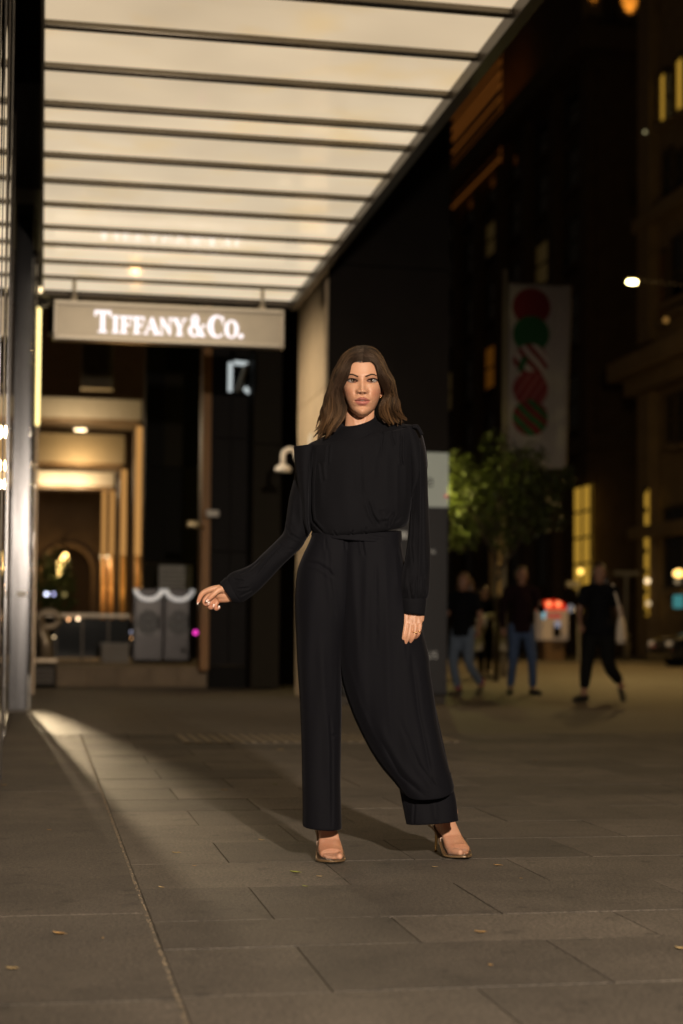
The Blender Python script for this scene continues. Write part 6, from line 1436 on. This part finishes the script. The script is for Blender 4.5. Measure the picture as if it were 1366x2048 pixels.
    for i, (a, d) in enumerate(feet):
        c = MB(); limb(c, [a - d * .045 - Zu * .045, a + d * .06 - Zu * .055, a + d * .15 - Zu * .066, a + d * .195 - Zu * .068], [.040, .043, .040, .028], 12)
        vs, fs = union(c, .011, 2); g = MB(); g.add(vs, fs); s_ = g.build('shoe', shoe, t, True, fix=False)
        g = MB(); g.tube([a - d * .08 - Zu * .094, a + d * .20 - Zu * .094], .012, 8); g.build('sole', M_white if sock else M_black, s_)
        if sock:
            g = MB(); g.tube([a + Zu * .07, a - Zu * .02], [.046, .042], 10); g.build('sock', sock, t, True)
    c = MB(); c.ball(Q(0, -.012, 1.642), .108 * k, 16, 12, (.84, .92, 1.12))
    if hairlen > 0:
        for s in (-1, 0, 1): limb(c, [Q(s * .05, -.06, 1.62), Q(s * .075, -.075, 1.50), Q(s * .085, -.06 + .03 * abs(s), 1.50 - hairlen)], [.06, .058, .03], 10)
    else: c.ball(Q(0, -.10, 1.66), .05, 10, 8)
    vs, fs = union(c, .013, 3)
    vs = [v if (v - o).dot(fw) < (.055 + lean * 1.6) * k or v.z > 1.70 * k - .035 + o.z else v - fw * ((v - o).dot(fw) - (.055 + lean * 1.6) * k) for v in vs]
    g = MB(); g.add(vs, fs); g.build('hair', mat('walker_hair', haircol, .5), t, True, fix=False)
    return t, Q
M_blk = mat('black_cotton', (.005, .005, .006), .9, spec=.1); M_burg = mat('burgundy_knit', (.013, .005, .006), .9, spec=.1, var=.2, vscale=30); M_jean = mat('light_denim', (.10, .13, .18), .85, var=.15, vscale=20)
M_jean2 = mat('blue_denim', (.040, .068, .14), .85, var=.2, vscale=15); M_dktr = mat('dark_olive_cloth', (.008, .008, .007), .9, spec=.1); M_shoe = mat('dark_leather', (.02, .018, .016), .5); M_bagc = mat('cream_canvas', (.62, .53, .42), .85, var=.12, vscale=10)
M_sock = mat('magenta_sock', (.30, .03, .07), .8)
# left walker with phone
t1, Q1 = walker('person in a black t-shirt and light jeans walking past the pillar, holding a phone', 926, 1388, 20.8, 1.55, -.5,
   [((-.10, .12, .50), (-.06, .05, .10), (-.2, 1, 0)), ((.10, .02, .48), (.16, -.26, .16), (.1, .9, -.5))],
   [((-.24, .06, 1.14), (-.22, .28, 1.22)), ((.25, -.02, 1.13), (.27, .10, .92))], M_blk, M_jean, M_shoe, (.10, .055, .03), .12, .55, .12, 1.0, sock=M_sock)
p = Q1(-.22, .40, 1.24); f = MB(); f.box(p.x - .04, p.x + .04, p.y - .008, p.y + .008, p.z - .075, p.z + .075, .006)
ph = f.build('mobile_phone', M_black, None, False, p); tag(ph, 'mobile phone held up by the walker beside the pillar', 'phone')
f = MB(); f.box(p.x - .033, p.x + .033, p.y - .0125, p.y - .0085, p.z - .06, p.z + .06); f.build('screen', emitter('phone_glow', (.30, .62, .62), .5), ph)
# middle walker
t2, Q2 = walker('person in a burgundy sweater and blue jeans walking towards the camera', 1042, 1388, 21.2, 1.66, .05,
   [((-.12, .08, .50), (-.14, -.04, .10), (-.25, 1, 0)), ((.13, .10, .50), (.16, .02, .10), (.35, 1, 0))],
   [((-.25, -.04, 1.13), (-.26, .06, .90)), ((.27, .02, 1.16), (.22, .24, 1.22))], M_burg, M_jean2, M_shoe, (.035, .02, .012), .0, 1.9, .10)
# right walker with tote bag
t3, Q3 = walker('woman in a black t-shirt and dark cropped trousers walking with a pale shoulder bag', 1198, 1404, 19.2, 1.62, -.30,
   [((-.13, .16, .50), (-.17, .14, .10), (-.45, .9, 0)), ((.12, -.02, .48), (.24, -.30, .20), (.25, .8, -.55))],
   [((-.25, .02, 1.14), (-.20, .20, .95)), ((.24, -.06, 1.13), (.27, .02, .90))], M_blk, M_dktr, M_shoe, (.03, .017, .010), .24, .55, .30, 1.25)
bag = thing('shoulder_bag', 'pale canvas tote bag hanging from the shoulder of the woman in cropped trousers', 'bag', Q3(.27, .0, .8))
f = MB(); rows = []
for (z, w, d_) in ((.72, .02, .04), (.73, .13, .06), (.80, .16, .07), (.95, .15, .06), (1.06, .12, .035), (1.07, .11, .02)):
    rows.append([Q3(.27 + d_ * math.cos(a), -.02 + w * math.sin(a), z) for a in [q_ * 2 * PI / 20 for q_ in range(20)]])
f.grid(rows); f.build('bag_body', M_bagc, bag, True)
f = MB(); f.tube([Q3(.28, .09, 1.05), Q3(.24, .07, 1.25), Q3(.17, .03, 1.475), Q3(.16, -.05, 1.475), Q3(.24, -.12, 1.25), Q3(.28, -.12, 1.05)], .014, 8); f.build('strap', M_bagc, bag, True)
# darker walker behind with a cream jacket over the arm
t4, Q4 = walker('person in black clothes farther back carrying a cream jacket', 968, 1349, 29.0, 1.62, .3,
   [((-.10, .08, .50), (-.10, .10, .10), (-.1, 1, 0)), ((.11, -.02, .48), (.16, -.20, .14), (.1, .9, -.4))],
   [((-.25, .02, 1.13), (-.20, .22, 1.08)), ((.25, .02, 1.13), (.20, .22, 1.08))], M_blk, M_blk, M_shoe, (.02, .012, .008), .1, 1.95, .10)
jk = thing('carried_jacket', 'cream jacket draped over the arms of the person in black', 'jacket', Q4(0, .25, .8))
for s_ in (-1, 1):
    f = MB(); rows = []
    for j in range(14):
        z = 1.14 - .62 * j / 13; rows.append([Q4(s_ * (.15 + .012 * j * .9) + (.10 + .004 * j) * math.cos(a) + .02 * math.sin(j * .8 + s_), .26 + (.06 + .015 * math.sin(3 * a + j * .3)) * math.sin(a), z) for a in [q_ * 2 * PI / 22 for q_ in range(22)]])
    f.grid(rows); f.build('jacket_half', M_bagc, jk, True)
f = MB(); f.tube([Q4(-.2, .26, 1.12), Q4(0, .30, 1.18), Q4(.2, .26, 1.12)], [.07, .06, .07], 10); f.build('collar', M_bagc, jk, True)
